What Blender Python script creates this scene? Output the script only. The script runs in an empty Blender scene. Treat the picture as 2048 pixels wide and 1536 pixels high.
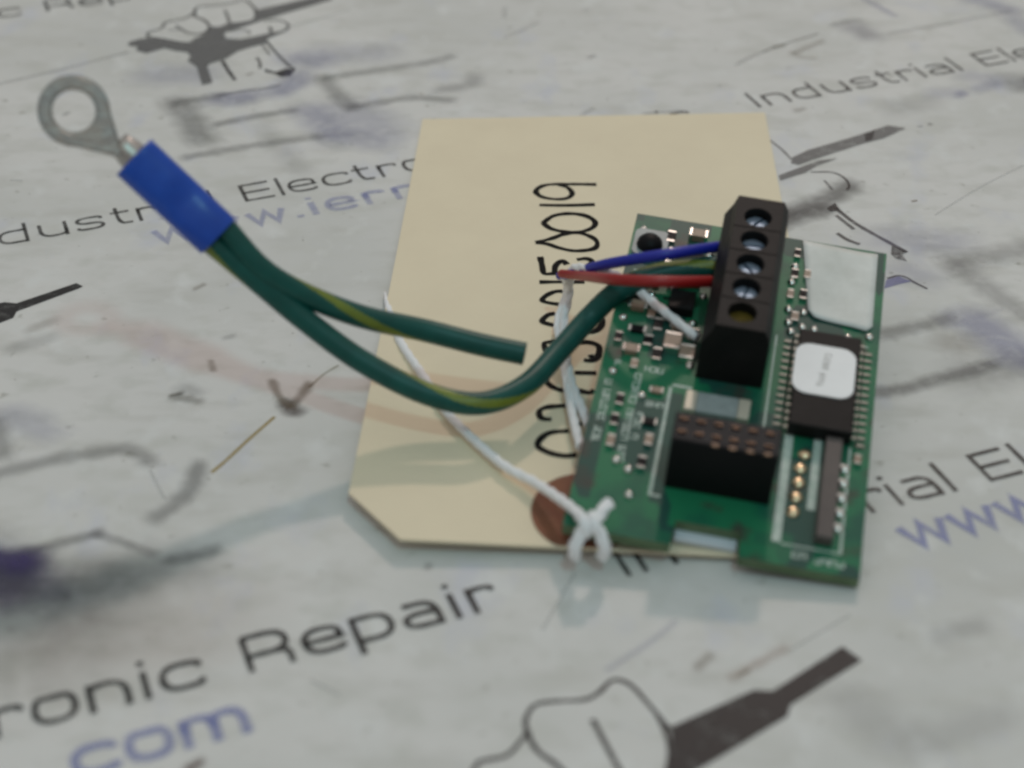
import bpy, bmesh, math, random
from mathutils import Vector, Matrix, noise as mnoise

random.seed(7)
MM = 0.001
scene = bpy.context.scene
COL = scene.collection

# measured from the photograph: millimetres and radians
CAM = {'f': 3443.465297942227, 'pitch': 0.6102454124564898, 'roll': -0.007697425555218349, 'h': 135.54647152884527, 'y0': 194.0}

# ------------------------------------------------------------------ camera
cam_data = bpy.data.cameras.new("camera")
cam = bpy.data.objects.new("camera", cam_data)
COL.objects.link(cam)
_p, _r = CAM['pitch'], CAM['roll']
_fw = Vector((0, math.cos(_p), -math.sin(_p)))
_rt = Vector((1, 0, 0))
_up = _rt.cross(_fw)
_r2 = _rt * math.cos(_r) + _up * math.sin(_r)
_u2 = _up * math.cos(_r) - _rt * math.sin(_r)
_m = Matrix((_r2, _u2, -_fw)).transposed().to_4x4()
_m.translation = Vector((0, -CAM['y0'], CAM['h'])) * MM
cam.matrix_world = _m
cam_data.sensor_width = 36.0
cam_data.lens = CAM['f'] / 2048 * 36.0
cam_data.clip_start = 0.01
cam_data.clip_end = 20
cam_data.dof.use_dof = True
cam_data.dof.focus_distance = 0.258
cam_data.dof.aperture_fstop = 16.0
scene.camera = cam

# ------------------------------------------------------------------ room light
world = bpy.data.worlds.new("World")
scene.world = world
world.use_nodes = True
wn = world.node_tree.nodes
wl = world.node_tree.links
bg = wn["Background"]
tc = wn.new("ShaderNodeTexCoord")
sx = wn.new("ShaderNodeSeparateXYZ")
mr = wn.new("ShaderNodeMapRange")
mr.inputs[1].default_value = -0.2
mr.inputs[2].default_value = 0.9
cr = wn.new("ShaderNodeMix")
cr.data_type = 'RGBA'
cr.inputs[6].default_value = (0.10, 0.098, 0.098, 1)
cr.inputs[7].default_value = (0.485, 0.480, 0.470, 1)
wl.new(tc.outputs["Generated"], sx.inputs[0])
wl.new(sx.outputs[2], mr.inputs[0])
wl.new(mr.outputs[0], cr.inputs[0])
wl.new(cr.outputs[2], bg.inputs[0])
bg.inputs[1].default_value = 0.87

def lamp(name, direction, dist, power, color, size):
    d = bpy.data.lights.new(name, 'AREA')
    d.shape = 'DISK'
    d.size = size
    d.energy = power
    d.color = color
    o = bpy.data.objects.new(name, d)
    COL.objects.link(o)
    v = Vector(direction).normalized()
    o.location = v * dist
    o.rotation_euler = v.to_track_quat('Z', 'Y').to_euler()
    return o

lamp("overhead_lamp", (0.18, -0.50, 1.0), 2.0, 4.6, (0.42, 0.92, 1.0), 0.14)
lamp("back_lamp", (0.27, 1.05, 1.0), 2.0, 7.4, (1.0, 0.79, 0.70), 0.11)

scene.view_settings.view_transform = 'Standard'
scene.view_settings.look = 'None'
scene.view_settings.exposure = 0.1
scene.view_settings.gamma = 1.0
scene.view_settings.use_curve_mapping = False
scene.render.engine = 'CYCLES'
scene.cycles.pixel_filter_type = 'BLACKMAN_HARRIS'
scene.cycles.filter_width = 2.7
scene.cycles.use_denoising = True
scene.cycles.transparent_max_bounces = 24

# outlines and paths in millimetres on the worktop / in the room
STROKES = [('hand1', (0.024, 0.023, 0.024), 0.9, 0.5, [[-70.07, 118.15], [-70.21, 120.16], [-68.08, 122.14], [-67.54, 125.2], [-64.46, 126.7], [-62.86, 129.28], [-62.73, 131.93], [-61.62, 132.98], [-58.1, 133.45], [-55.55, 135.01], [-54.2, 136.07], [-52.86, 135.5], [-50.93, 131.7], [-49.79, 130.09]]), ('hand1', (0.024, 0.023, 0.024), 0.85, 0.5, [[-50.93, 131.7], [-50.34, 128.52], [-50.55, 125.91], [-52.78, 124.66], [-54.83, 124.55], [-55.92, 128.1], [-56.83, 131.02]]), ('hand1', (0.024, 0.023, 0.024), 0.9, 0.6, [[-62.8, 131.67], [-62.4, 128.22], [-60.18, 125.84], [-58.64, 122.98]]), ('hand1', (0.024, 0.023, 0.024), 0.9, 0.5, [[-58.64, 122.98], [-59.01, 120.45], [-60.26, 119.21], [-62.38, 119.76], [-63.84, 121.3], [-65.39, 123.36]]), ('hand1', (0.16, 0.16, 0.16), 0.7, 0.42, [[-63.84, 121.3], [-66.72, 121.35]]), ('hand1', (0.024, 0.023, 0.024), 0.85, 0.5, [[-70.07, 118.15], [-66.61, 116.84], [-61.87, 115.02], [-60.38, 117.22]]), ('hand1', (0.024, 0.023, 0.024), 0.85, 0.5, [[-48.76, 125.62], [-45.44, 125.55], [-43.62, 123.97], [-43.2, 122.28], [-44.05, 120.16], [-47.93, 118.38]]), ('hand1', (0.16, 0.16, 0.16), 0.7, 0.4, [[-55.11, 120.37], [-52.32, 120.93], [-50.6, 120.29], [-50.62, 118.78]]), ('hand1', (0.024, 0.023, 0.024), 0.9, 0.6, [[-46.83, 122.24], [-46.24, 119.7]]), ('hand1', (0.024, 0.023, 0.024), 0.85, 0.75, [[-54.1, 106.7], [-52.05, 101.54], [-50.54, 98.1]]), ('hand1', (0.024, 0.023, 0.024), 0.8, 0.4, [[-47.4, 113.77], [-45.38, 109.15]]), ('hand1', (0.024, 0.023, 0.024), 0.9, 0.5, [[-46.79, 115.48], [-44.16, 109.84], [-41.43, 104.59], [-39.97, 102.7]]), ('hand1', (0.024, 0.023, 0.024), 0.8, 0.5, [[-47.73, 108.0], [-46.86, 105.62], [-46.53, 103.06]]), ('hand1', (0.2, 0.15, 0.1), 0.5, 0.5, [[-48.78, 100.34], [-47.69, 101.0]]), ('block1', (0.024, 0.023, 0.024), 0.8, 0.45, [[-52.84, 91.69], [-46.89, 93.9], [-44.55, 94.41], [-41.85, 96.15]]), ('hand2', (0.16, 0.16, 0.16), 0.6, 0.5, [[44.41, 72.87], [46.17, 68.97], [47.41, 65.16]]), ('hand2', (0.024, 0.023, 0.024), 0.75, 0.45, [[49.94, 60.67], [53.37, 60.51], [55.11, 58.67], [55.58, 56.05], [54.94, 54.29]]), ('hand2', (0.16, 0.16, 0.16), 0.6, 0.5, [[51.76, 57.74], [52.58, 54.48]]), ('hand2', (0.024, 0.023, 0.024), 0.7, 0.75, [[52.09, 48.5], [54.2, 43.88], [56.56, 40.27], [59.15, 36.73], [60.9, 34.41]]), ('hand2', (0.024, 0.023, 0.024), 0.6, 0.7, [[51.85, 46.04], [53.95, 41.49]]), ('hand2', (0.024, 0.023, 0.024), 0.65, 0.7, [[51.1, 40.35], [52.39, 38.28], [54.05, 36.81]]), ('hand2', (0.16, 0.16, 0.16), 0.6, 0.3, [[70.92, 77.11], [71.91, 77.09]]), ('hand2', (0.024, 0.023, 0.024), 0.6, 0.45, [[72.87, 77.81], [73.73, 77.97]]), ('hand2', (0.2, 0.15, 0.1), 0.7, 0.4, [[64.72, 50.33], [65.7, 50.63]]), ('block2', (0.024, 0.023, 0.024), 0.75, 0.45, [[56.45, 26.67], [58.33, 27.46], [59.58, 26.7], [60.14, 25.71], [61.87, 23.65]]), ('hand3', (0.024, 0.023, 0.024), 0.95, 0.55, [[-4.98, -71.69], [-4.14, -69.9], [-3.56, -69.01], [-0.92, -68.25], [0.56, -66.29], [1.23, -65.09], [1.19, -63.06], [2.12, -61.08], [3.96, -60.47], [7.63, -60.21], [9.2, -59.17], [10.5, -57.56], [11.45, -57.26], [12.93, -58.23], [14.85, -61.55], [16.17, -64.03], [16.99, -65.06]]), ('hand3', (0.024, 0.023, 0.024), 0.95, 0.6, [[1.41, -64.69], [1.75, -66.3], [2.61, -67.9], [4.05, -69.28], [6.02, -71.8]]), ('hand3', (0.024, 0.023, 0.024), 0.85, 0.6, [[8.35, -63.13], [9.2, -65.58], [10.74, -70.05], [11.51, -71.85]]), ('hand3', (0.024, 0.023, 0.024), 0.95, 0.6, [[15.38, -62.59], [16.14, -65.25], [16.3, -68.04], [15.56, -71.9]]), ('stain_shade', (0.42, 0.3, 0.08), 0.75, 0.55, [[-31.81, -7.41], [-34.66, -12.39], [-37.1, -17.01], [-38.59, -19.44]]), ('stain_shade', (0.3, 0.25, 0.14), 0.4, 0.4, [[-27.87, -0.7], [-26.09, 2.48], [-24.2, 4.7]]), ('stain_shade', (0.09, 0.08, 0.06), 0.7, 0.4, [[48.05, 108.89], [50.75, 111.24], [53.4, 113.02], [59.77, 117.14]]), ('stain_shade', (0.2, 0.15, 0.1), 0.5, 0.4, [[24.65, -56.77], [26.14, -55.85]]), ('stain_shade', (0.62, 0.63, 0.62), 0.55, 0.35, [[3.26, -49.17], [4.78, -45.41], [7.31, -39.32]]), ('stain_shade', (0.62, 0.63, 0.62), 0.55, 0.35, [[67.59, 45.91], [76.8, 54.9], [85.91, 62.6]]), ('stain_shade', (0.62, 0.63, 0.62), 0.55, 0.35, [[-83.09, 60.06], [-80.93, 59.68]]), ('stain_shade', (0.62, 0.63, 0.62), 0.55, 0.35, [[-22.55, -56.88], [-19.06, -59.21]]), ('stain_shade', (0.62, 0.63, 0.62), 0.55, 0.35, [[-46.6, -18.82], [-43.68, -24.99]]), ('stain_shade', (0.62, 0.63, 0.62), 0.55, 0.35, [[31.0, -52.73], [38.68, -47.06]]), ('stain_shade', (0.62, 0.63, 0.62), 0.55, 0.35, [[-44.71, 120.9], [-31.76, 130.52]])]  # the short pale stroke at the far left is a painted glint
FILLS = [('hand1', (0.16, 0.16, 0.16), 0.85, [[-49.99, 130.88], [-41.86, 135.83], [-37.42, 138.48], [-35.32, 138.99], [-35.91, 135.71], [-46.85, 127.14], [-49.87, 125.38], [-50.51, 129.04]]), ('hand1', (0.16, 0.16, 0.16), 0.88, [[-73.42, 115.24], [-71.85, 116.69], [-69.97, 117.55], [-66.55, 116.49], [-61.82, 114.68], [-60.3, 117.37], [-59.01, 119.34], [-58.49, 122.62], [-56.63, 122.58], [-55.05, 124.6], [-51.94, 124.54], [-50.02, 125.8], [-48.75, 125.51], [-53.38, 121.25], [-55.1, 120.27], [-55.31, 118.77], [-54.65, 116.86], [-51.76, 116.46], [-47.93, 118.38], [-46.03, 119.6], [-44.03, 120.06], [-43.37, 122.58], [-43.0, 122.32], [-43.57, 119.95], [-46.71, 116.61], [-46.3, 114.73], [-49.3, 112.83], [-51.67, 110.94], [-53.43, 107.63], [-56.28, 105.33], [-56.48, 103.93], [-54.55, 97.05], [-56.34, 96.09], [-58.45, 103.97], [-60.64, 106.82], [-60.33, 108.71], [-61.22, 110.64], [-63.29, 111.16], [-65.93, 112.66], [-68.93, 110.2], [-71.18, 111.69], [-71.22, 113.63], [-72.73, 113.66]]), ('hand1', (0.024, 0.023, 0.024), 0.85, [[-45.78, 103.04], [-43.47, 101.62], [-41.49, 103.2], [-39.86, 102.61], [-40.55, 99.73], [-42.25, 99.31], [-43.57, 100.7], [-45.4, 101.42]]), ('hand2', (0.16, 0.16, 0.16), 0.72, [[47.07, 63.8], [47.59, 65.84], [50.61, 68.55], [58.02, 72.64], [61.31, 74.73], [65.91, 77.56], [68.82, 76.42], [64.18, 72.54], [60.63, 70.83], [51.75, 65.42], [48.24, 63.11]]), ('hand2', (0.024, 0.023, 0.024), 0.6, [[61.25, 74.38], [63.3, 75.86], [62.24, 72.14], [60.89, 71.35]]), ('hand2', (0.16, 0.16, 0.16), 0.7, [[44.44, 59.5], [48.1, 62.1], [51.96, 64.74], [55.25, 65.44], [51.34, 62.72], [49.11, 60.42], [44.52, 57.69]]), ('hand2', (0.024, 0.023, 0.024), 0.8, [[50.68, 48.21], [52.34, 50.05], [52.7, 47.56], [51.12, 47.13]]), ('hand2', (0.024, 0.023, 0.024), 0.75, [[58.95, 36.44], [61.05, 34.41], [60.01, 33.57], [60.36, 31.6], [58.79, 32.46], [58.33, 33.88]]), ('block2', (0.22, 0.23, 0.42), 0.75, [[55.51, 23.83], [56.21, 26.26], [58.28, 27.22], [59.94, 25.79], [58.2, 25.09]]), ('hand3', (0.024, 0.023, 0.024), 0.97, [[16.59, -64.36], [21.51, -61.62], [26.23, -58.93], [28.19, -59.16], [36.97, -52.24], [38.79, -54.49], [29.89, -61.29], [29.36, -62.94], [19.49, -70.14], [17.0, -71.99], [15.55, -71.97], [16.18, -69.6], [16.66, -67.25]]), ('hand4', (0.024, 0.023, 0.024), 0.9, [[-76.83, 20.81], [-75.57, 21.7], [-74.89, 21.92], [-73.09, 21.58], [-65.39, 27.16], [-64.2, 26.2], [-64.81, 25.5], [-72.56, 19.29], [-72.65, 17.59], [-74.27, 16.27], [-75.51, 15.41]])]
SOFT = [('stain_shade', (0.16, 0.16, 0.16), 0.23099999999999998, 1.0, [[-93.66, 97.3], [-83.88, 103.19], [-72.65, 110.85]]), ('block1', (0.22, 0.23, 0.42), 0.372, 5.44, [[-52.41, 90.26], [-49.75, 90.0], [-47.04, 91.15]]), ('block1', (0.22, 0.23, 0.42), 0.372, 5.1, [[-38.78, 99.38], [-40.27, 94.89], [-42.02, 93.26]]), ('block1', (0.16, 0.16, 0.16), 0.378, 5.779999999999999, [[-59.81, 88.93], [-56.76, 82.77], [-53.48, 74.54]]), ('block1', (0.16, 0.16, 0.16), 0.315, 2.72, [[-59.77, 88.66], [-56.43, 90.12], [-52.58, 91.52]]), ('block1', (0.16, 0.16, 0.16), 0.36000000000000004, 2.21, [[-51.26, 80.08], [-45.57, 82.84], [-38.59, 85.35]]), ('block1', (0.16, 0.16, 0.16), 0.30600000000000005, 2.55, [[-54.96, 67.7], [-49.0, 70.02], [-42.94, 72.13], [-33.22, 74.95]]), ('block1', (0.16, 0.16, 0.16), 0.27, 2.72, [[-34.33, 98.73], [-28.15, 100.79], [-20.46, 103.37], [-14.91, 105.32], [-11.21, 107.63]]), ('block1', (0.16, 0.16, 0.16), 0.30600000000000005, 3.4, [[-34.33, 98.73], [-31.65, 92.52], [-28.58, 86.51]]), ('block1', (0.16, 0.16, 0.16), 0.30600000000000005, 2.55, [[-28.56, 86.24], [-22.57, 88.55], [-17.19, 90.08], [-10.74, 88.88]]), ('block1', (0.22, 0.23, 0.42), 0.279, 6.8, [[-35.75, 85.04], [-33.27, 80.81], [-30.58, 76.16]]), ('block1', (0.22, 0.23, 0.42), 0.217, 10.2, [[-28.74, 85.44], [-25.41, 81.19], [-23.36, 78.07]]), ('block1', (0.22, 0.23, 0.42), 0.186, 6.8, [[-30.19, 74.15], [-21.67, 72.51]]), ('block1', (0.22, 0.23, 0.42), 0.248, 6.8, [[-40.44, 107.3], [-35.58, 105.64]]), ('block1', (0.22, 0.23, 0.42), 0.186, 8.5, [[-65.74, 100.68], [-57.37, 100.53]]), ('block1', (0.22, 0.23, 0.42), 0.155, 8.5, [[-35.91, 109.48], [-24.57, 109.96]]), ('block1', (0.16, 0.16, 0.16), 0.25200000000000006, 3.74, [[-12.68, 93.31], [-7.72, 95.34], [-6.39, 98.52]]), ('hand2', (0.024, 0.023, 0.024), 0.45, 4.2, [[43.19, 46.49], [46.95, 48.58], [50.46, 50.71], [54.01, 53.82], [55.56, 55.72]]), ('hand2', (0.024, 0.023, 0.024), 0.45, 4.0, [[42.93, 43.46], [45.76, 45.53], [48.34, 46.71], [50.29, 47.6]]), ('block2', (0.16, 0.16, 0.16), 0.36000000000000004, 3.06, [[53.06, 11.45], [56.81, 12.89], [59.91, 13.98], [63.12, 15.46]]), ('block2', (0.16, 0.16, 0.16), 0.45, 2.55, [[49.9, -2.77], [53.74, -2.08], [58.06, -0.08], [63.42, 1.93], [66.8, 3.64]]), ('block2', (0.16, 0.16, 0.16), 0.225, 7.6499999999999995, [[63.35, 1.58], [71.59, 2.87]]), ('block2', (0.22, 0.23, 0.42), 0.3844, 7.14, [[66.75, 15.03], [68.65, 11.6], [70.1, 8.26], [71.72, 4.99]]), ('block2', (0.16, 0.16, 0.16), 0.27, 5.1, [[67.64, 30.67], [72.37, 32.29], [79.66, 35.2]]), ('block2', (0.16, 0.16, 0.16), 0.25200000000000006, 4.42, [[67.64, 30.67], [70.23, 24.83], [72.5, 19.99], [74.79, 15.68]]), ('block2', (0.22, 0.23, 0.42), 0.1984, 8.5, [[58.64, 38.59], [63.58, 37.63], [68.14, 37.12]]), ('block2', (0.22, 0.23, 0.42), 0.186, 6.8, [[59.72, 29.11], [61.68, 27.0]]), ('block2', (0.2, 0.15, 0.1), 0.225, 5.1, [[62.26, 9.47], [63.72, 8.72]]), ('stain_shade', (0.08, 0.08, 0.06), 0.495, 1.0, [[-46.39, -2.34], [-45.22, -1.85]]), ('stain_shade', (0.14, 0.13, 0.1), 0.36300000000000004, 1.6, [[-45.75, -2.82], [-44.11, -3.23], [-42.56, -3.83]]), ('stain_shade', (0.16, 0.16, 0.16), 0.198, 2.6, [[-44.98, -0.47], [-43.21, -1.68]]), ('stain_shade', (0.16, 0.16, 0.16), 0.33, 2.6, [[-66.92, -19.77], [-59.93, -16.72], [-53.82, -14.95], [-50.45, -14.42], [-48.05, -15.81], [-46.94, -17.24]]), ('stain_shade', (0.16, 0.16, 0.16), 0.396, 2.6, [[-40.39, -18.02], [-40.8, -22.49], [-42.18, -25.81], [-44.24, -28.4]]), ('stain_shade', (0.05, 0.025, 0.02), 0.627, 2.4, [[-30.45, -4.38], [-29.76, -5.73], [-29.03, -6.31]]), ('stain_shade', (0.2, 0.15, 0.1), 0.528, 1.2, [[-33.06, 0.96], [-31.77, -2.61], [-30.17, -4.96]]), ('stain_shade', (0.2, 0.15, 0.1), 0.528, 1.5, [[-27.95, 0.1], [-28.63, -2.26], [-29.72, -4.97]]), ('stain_shade', (0.2, 0.15, 0.1), 0.33, 1.0, [[-47.26, 25.24], [-46.19, 26.41]]), ('stain_shade', (0.2, 0.15, 0.1), 0.33, 1.0, [[-42.23, 5.98], [-41.57, 3.71]]), ('stain_shade', (0.16, 0.16, 0.16), 0.198, 1.2, [[-40.91, 11.87], [-40.01, 12.29]]), ('stain_shade', (0.16, 0.16, 0.16), 0.165, 3.0, [[-70.58, 9.72], [-66.17, 12.23]]), ('stain_shade', (0.22, 0.23, 0.42), 0.198, 5.0, [[-68.41, -6.37], [-65.24, -7.54], [-61.69, -10.57]]), ('stain_shade', (0.16, 0.16, 0.16), 0.33, 3.0, [[-69.38, -7.87], [-67.43, -12.33], [-66.52, -15.22]]), ('stain_shade', (0.16, 0.16, 0.16), 0.42900000000000005, 1.9, [[-58.57, -34.68], [-54.58, -32.97], [-50.91, -31.5]]), ('stain_shade', (0.16, 0.16, 0.16), 0.33, 1.5, [[-51.12, -31.5], [-47.46, -33.22], [-43.34, -35.49]]), ('stain_shade', (0.16, 0.16, 0.16), 0.36300000000000004, 2.0, [[-41.13, -36.46], [-38.55, -35.86], [-36.2, -34.94]]), ('stain_shade', (0.16, 0.16, 0.16), 0.2508, 8.0, [[-58.13, -38.43], [-52.55, -38.8], [-44.86, -38.58], [-38.93, -37.42]]), ('stain_shade', (0.024, 0.023, 0.024), 0.1716, 5, [[-53.74, -41.82], [-48.54, -40.67], [-43.63, -39.82]]), ('stain_shade', (0.1, 0.1, 0.2), 0.33, 5, [[-59.43, -37.18], [-55.75, -39.99], [-54.15, -42.71]]), ('stain_shade', (0.16, 0.16, 0.16), 0.264, 10.0, [[-62.08, -41.42], [-55.9, -43.87], [-50.02, -43.35]]), ('stain_shade', (0.06, 0.045, 0.15), 0.8580000000000001, 4.5, [[-63.57, -36.2], [-60.89, -36.23], [-58.34, -36.57]]), ('stain_shade', (0.06, 0.045, 0.15), 0.8580000000000001, 5.5, [[-62.95, -38.68], [-60.43, -39.02], [-58.53, -39.35]]), ('stain_shade', (0.06, 0.045, 0.15), 0.792, 5.5, [[-62.13, -42.02], [-60.25, -42.34], [-58.77, -42.65]]), ('stain_shade', (0.16, 0.16, 0.16), 0.198, 16, [[-60.32, -50.13], [-53.88, -48.51], [-49.05, -46.28]]), ('stain_shade', (0.34, 0.22, 0.15), 0.1584, 18, [[-51.33, -51.34], [-44.86, -49.74], [-36.85, -48.7]]), ('stain_shade', (0.16, 0.16, 0.16), 0.165, 5.0, [[-63.2, -31.74], [-61.07, -33.7], [-60.85, -34.65]]), ('stain_shade', (0.16, 0.16, 0.16), 0.23099999999999998, 0.9, [[42.32, 103.16], [44.71, 105.94], [48.05, 108.89]]), ('stain_shade', (0.1, 0.1, 0.05), 0.46199999999999997, 1.0, [[50.4, 110.88], [52.32, 111.72]]), ('stain_shade', (0.2, 0.15, 0.1), 0.264, 1.6, [[53.62, 108.07], [56.7, 110.76], [59.82, 113.49]]), ('stain_shade', (0.2, 0.15, 0.1), 0.198, 1.6, [[53.62, 108.07], [55.13, 106.11], [57.16, 105.71]]), ('stain_shade', (0.16, 0.16, 0.16), 0.264, 1.6, [[63.14, 121.11], [66.23, 122.97], [68.79, 123.47]]), ('stain_shade', (0.2, 0.19, 0.26), 0.29700000000000004, 5, [[67.01, 120.27], [68.47, 117.96], [69.3, 115.69]]), ('stain_shade', (0.22, 0.23, 0.42), 0.29700000000000004, 1.6, [[71.29, 134.41], [73.43, 130.32], [76.0, 125.51]]), ('stain_shade', (0.16, 0.16, 0.16), 0.23099999999999998, 1.2, [[73.49, 116.96], [80.06, 119.25], [86.8, 122.04], [98.83, 127.04]]), ('stain_shade', (0.22, 0.23, 0.42), 0.29700000000000004, 5, [[93.72, 133.56], [96.55, 130.67], [99.24, 127.43]]), ('stain_shade', (0.22, 0.23, 0.42), 0.23099999999999998, 5, [[99.34, 122.72], [100.47, 117.35]]), ('stain_shade', (0.13, 0.14, 0.17), 0.396, 7, [[93.07, 94.69], [93.54, 93.35], [94.74, 93.32]]), ('stain_shade', (0.22, 0.23, 0.42), 0.198, 4.5, [[77.15, 90.33], [79.99, 90.28]]), ('stain_shade', (0.22, 0.23, 0.42), 0.33, 2.2, [[80.99, 89.6], [81.84, 90.24]]), ('stain_shade', (0.22, 0.23, 0.42), 0.29700000000000004, 3.5, [[84.99, 92.17], [87.87, 93.45]]), ('stain_shade', (0.22, 0.23, 0.42), 0.165, 5, [[84.46, 97.56], [88.49, 96.13]]), ('stain_shade', (0.2, 0.15, 0.1), 0.264, 1.5, [[50.81, 83.7], [52.02, 84.31]]), ('stain_shade', (0.16, 0.16, 0.16), 0.1452, 6, [[68.38, 84.66], [74.09, 86.48]]), ('stain_shade', (0.16, 0.16, 0.16), 0.198, 0.8, [[-0.92, 131.18], [-0.92, 126.17]]), ('stain_shade', (0.16, 0.16, 0.16), 0.198, 1.0, [[-0.84, 116.49], [2.57, 120.0], [5.55, 123.58]]), ('stain_shade', (0.16, 0.16, 0.16), 0.33, 1.0, [[14.98, 106.96], [15.95, 107.62]]), ('stain_shade', (0.16, 0.16, 0.16), 0.264, 0.9, [[15.11, 129.6], [15.61, 129.59]]), ('stain_shade', (0.16, 0.16, 0.16), 0.18480000000000002, 1.2, [[12.83, 82.66], [14.7, 85.02]]), ('stain_shade', (0.16, 0.16, 0.16), 0.198, 1.2, [[23.89, 82.86], [30.18, 83.95]]), ('stain_shade', (0.2, 0.15, 0.1), 0.29700000000000004, 1.3, [[20.36, -55.4], [21.93, -53.59]]), ('stain_shade', (0.35, 0.22, 0.16), 0.264, 1.4, [[24.08, -56.99], [27.39, -54.68], [30.46, -52.57]]), ('stain_shade', (0.22, 0.23, 0.42), 0.198, 0.8, [[10.35, -55.68], [15.37, -51.35], [18.46, -48.09]]), ('stain_shade', (0.16, 0.16, 0.16), 0.33, 1.1, [[-10.25, -38.22], [-10.08, -37.95]]), ('stain_shade', (0.16, 0.16, 0.16), 0.165, 3, [[48.32, -50.49], [53.22, -48.9]]), ('stain_shade', (0.16, 0.16, 0.16), 0.132, 5, [[43.41, -66.48], [52.01, -63.68]]), ('stain_shade', (0.16, 0.16, 0.16), 0.132, 6, [[36.45, -60.56], [40.63, -67.16]]), ('stain_shade', (0.16, 0.16, 0.16), 0.132, 4, [[-43.85, 79.69], [-35.2, 62.8]]), ('stain_shade', (0.2, 0.15, 0.1), 0.198, 2, [[-69.49, 14.37], [-66.44, 16.98]]), ('stain_shade', (0.16, 0.16, 0.16), 0.264, 1.1, [[-80.01, 97.05], [-79.1, 96.19]]), ('stain_shade', (0.16, 0.16, 0.16), 0.264, 1.0, [[-79.17, 84.25], [-78.63, 85.04]]), ('stain_shade', (0.08, 0.02, 0.01), 0.5940000000000001, 1.2, [[-34.12, -69.89], [-32.96, -68.86]])]  # left-front smudges: partly grime, partly the crimp sleeve's cast shadow painted in
LINES = {'angle': 0.35542011847227567, 'A': ([-43.02, 51.79],), 'B': ([88.51, 101.47],), 'C': ([60.49, -22.75],), 'D': ([-77.1, -73.5],), 'E': ([-140.1, 113.04],)}
URL = {'A': [-54.89, 38.64], 'C': [48.52, -35.62], 'D': [-45.59, -71.19], 'E': [-125.74, 110.26]}
TAG = [[-15.36, 80.54, 0.5], [44.98, 82.07, 0.5], [40.02, -38.53, 0.7], [-20.74, -35.37, 2.6]]
ZS = (0.5, 2.6, 0.7)
HAND = [[[0.5063, 0.2159], [0.4321, 0.214], [0.3792, 0.2146], [0.3541, 0.2218], [0.3433, 0.2355], [0.3598, 0.2503], [0.3967, 0.2574], [0.4279, 0.2548], [0.4412, 0.242], [0.4298, 0.2249], [0.4057, 0.2155]], [[0.5021, 0.2736], [0.4233, 0.2753], [0.3548, 0.2738]], [[0.3666, 0.324], [0.3933, 0.3047], [0.4342, 0.2984], [0.4754, 0.304], [0.501, 0.3191], [0.4985, 0.3351], [0.4707, 0.3471], [0.4304, 0.3486], [0.3896, 0.3401], [0.3666, 0.324]], [[0.3512, 0.3767], [0.3907, 0.3663], [0.4255, 0.3538], [0.4657, 0.3523], [0.4985, 0.3653], [0.5085, 0.3807], [0.496, 0.394], [0.4515, 0.3986], [0.4116, 0.391], [0.3813, 0.3808], [0.3512, 0.3767]], [[0.3641, 0.4139], [0.3701, 0.4364], [0.376, 0.456], [0.3944, 0.4569], [0.4137, 0.4548]], [[0.4016, 0.4549], [0.4043, 0.4362], [0.4201, 0.4243], [0.4326, 0.4336]], [[0.4568, 0.4212], [0.4813, 0.4186], [0.4951, 0.426], [0.4863, 0.4359]], [[0.3655, 0.4779], [0.4145, 0.4771], [0.4769, 0.4771]], [[0.4391, 0.5025], [0.4105, 0.4999], [0.387, 0.5086], [0.3744, 0.5218], [0.3926, 0.5281], [0.421, 0.5315]], [[0.4076, 0.5522], [0.3892, 0.5569], [0.3768, 0.5706], [0.3924, 0.5771], [0.4179, 0.5812]], [[0.4326, 0.6116], [0.3964, 0.6174], [0.3839, 0.6219], [0.3905, 0.638]], [[0.3943, 0.692], [0.3934, 0.7022], [0.407, 0.7127], [0.4291, 0.7194], [0.4442, 0.7151]], [[0.4386, 0.7497], [0.3979, 0.7538], [0.3803, 0.762], [0.3853, 0.7756], [0.4075, 0.778]], [[0.4462, 0.7987], [0.4085, 0.8024], [0.388, 0.8129], [0.3805, 0.8289], [0.4059, 0.8407], [0.4391, 0.8454], [0.4637, 0.8425]], [[0.4734, 0.5893], [0.4918, 0.5951], [0.5111, 0.5865], [0.5204, 0.5701], [0.5079, 0.5555], [0.487, 0.5535]], [[0.4546, 0.619], [0.4873, 0.6168], [0.5109, 0.6254], [0.509, 0.6465], [0.4964, 0.6563], [0.4763, 0.6554]], [[0.4558, 0.6826], [0.5053, 0.6824]], [[0.4595, 0.7179], [0.4878, 0.7228], [0.5009, 0.7178]], [[0.4875, 0.649], [0.5009, 0.6466]], [[0.4628, 0.7841], [0.4713, 0.7876]]]
CHAMFER = [[-0.0005, 0.9255], [0.1184, 1.0]]
PATCH = [[0.375, 0.929], [0.381, 0.9073], [0.4037, 0.8873], [0.4396, 0.8772], [0.476, 0.8761]]
PC = [0.4768, 0.9546]
HOLE = [0.4841, 0.9852]
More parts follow.
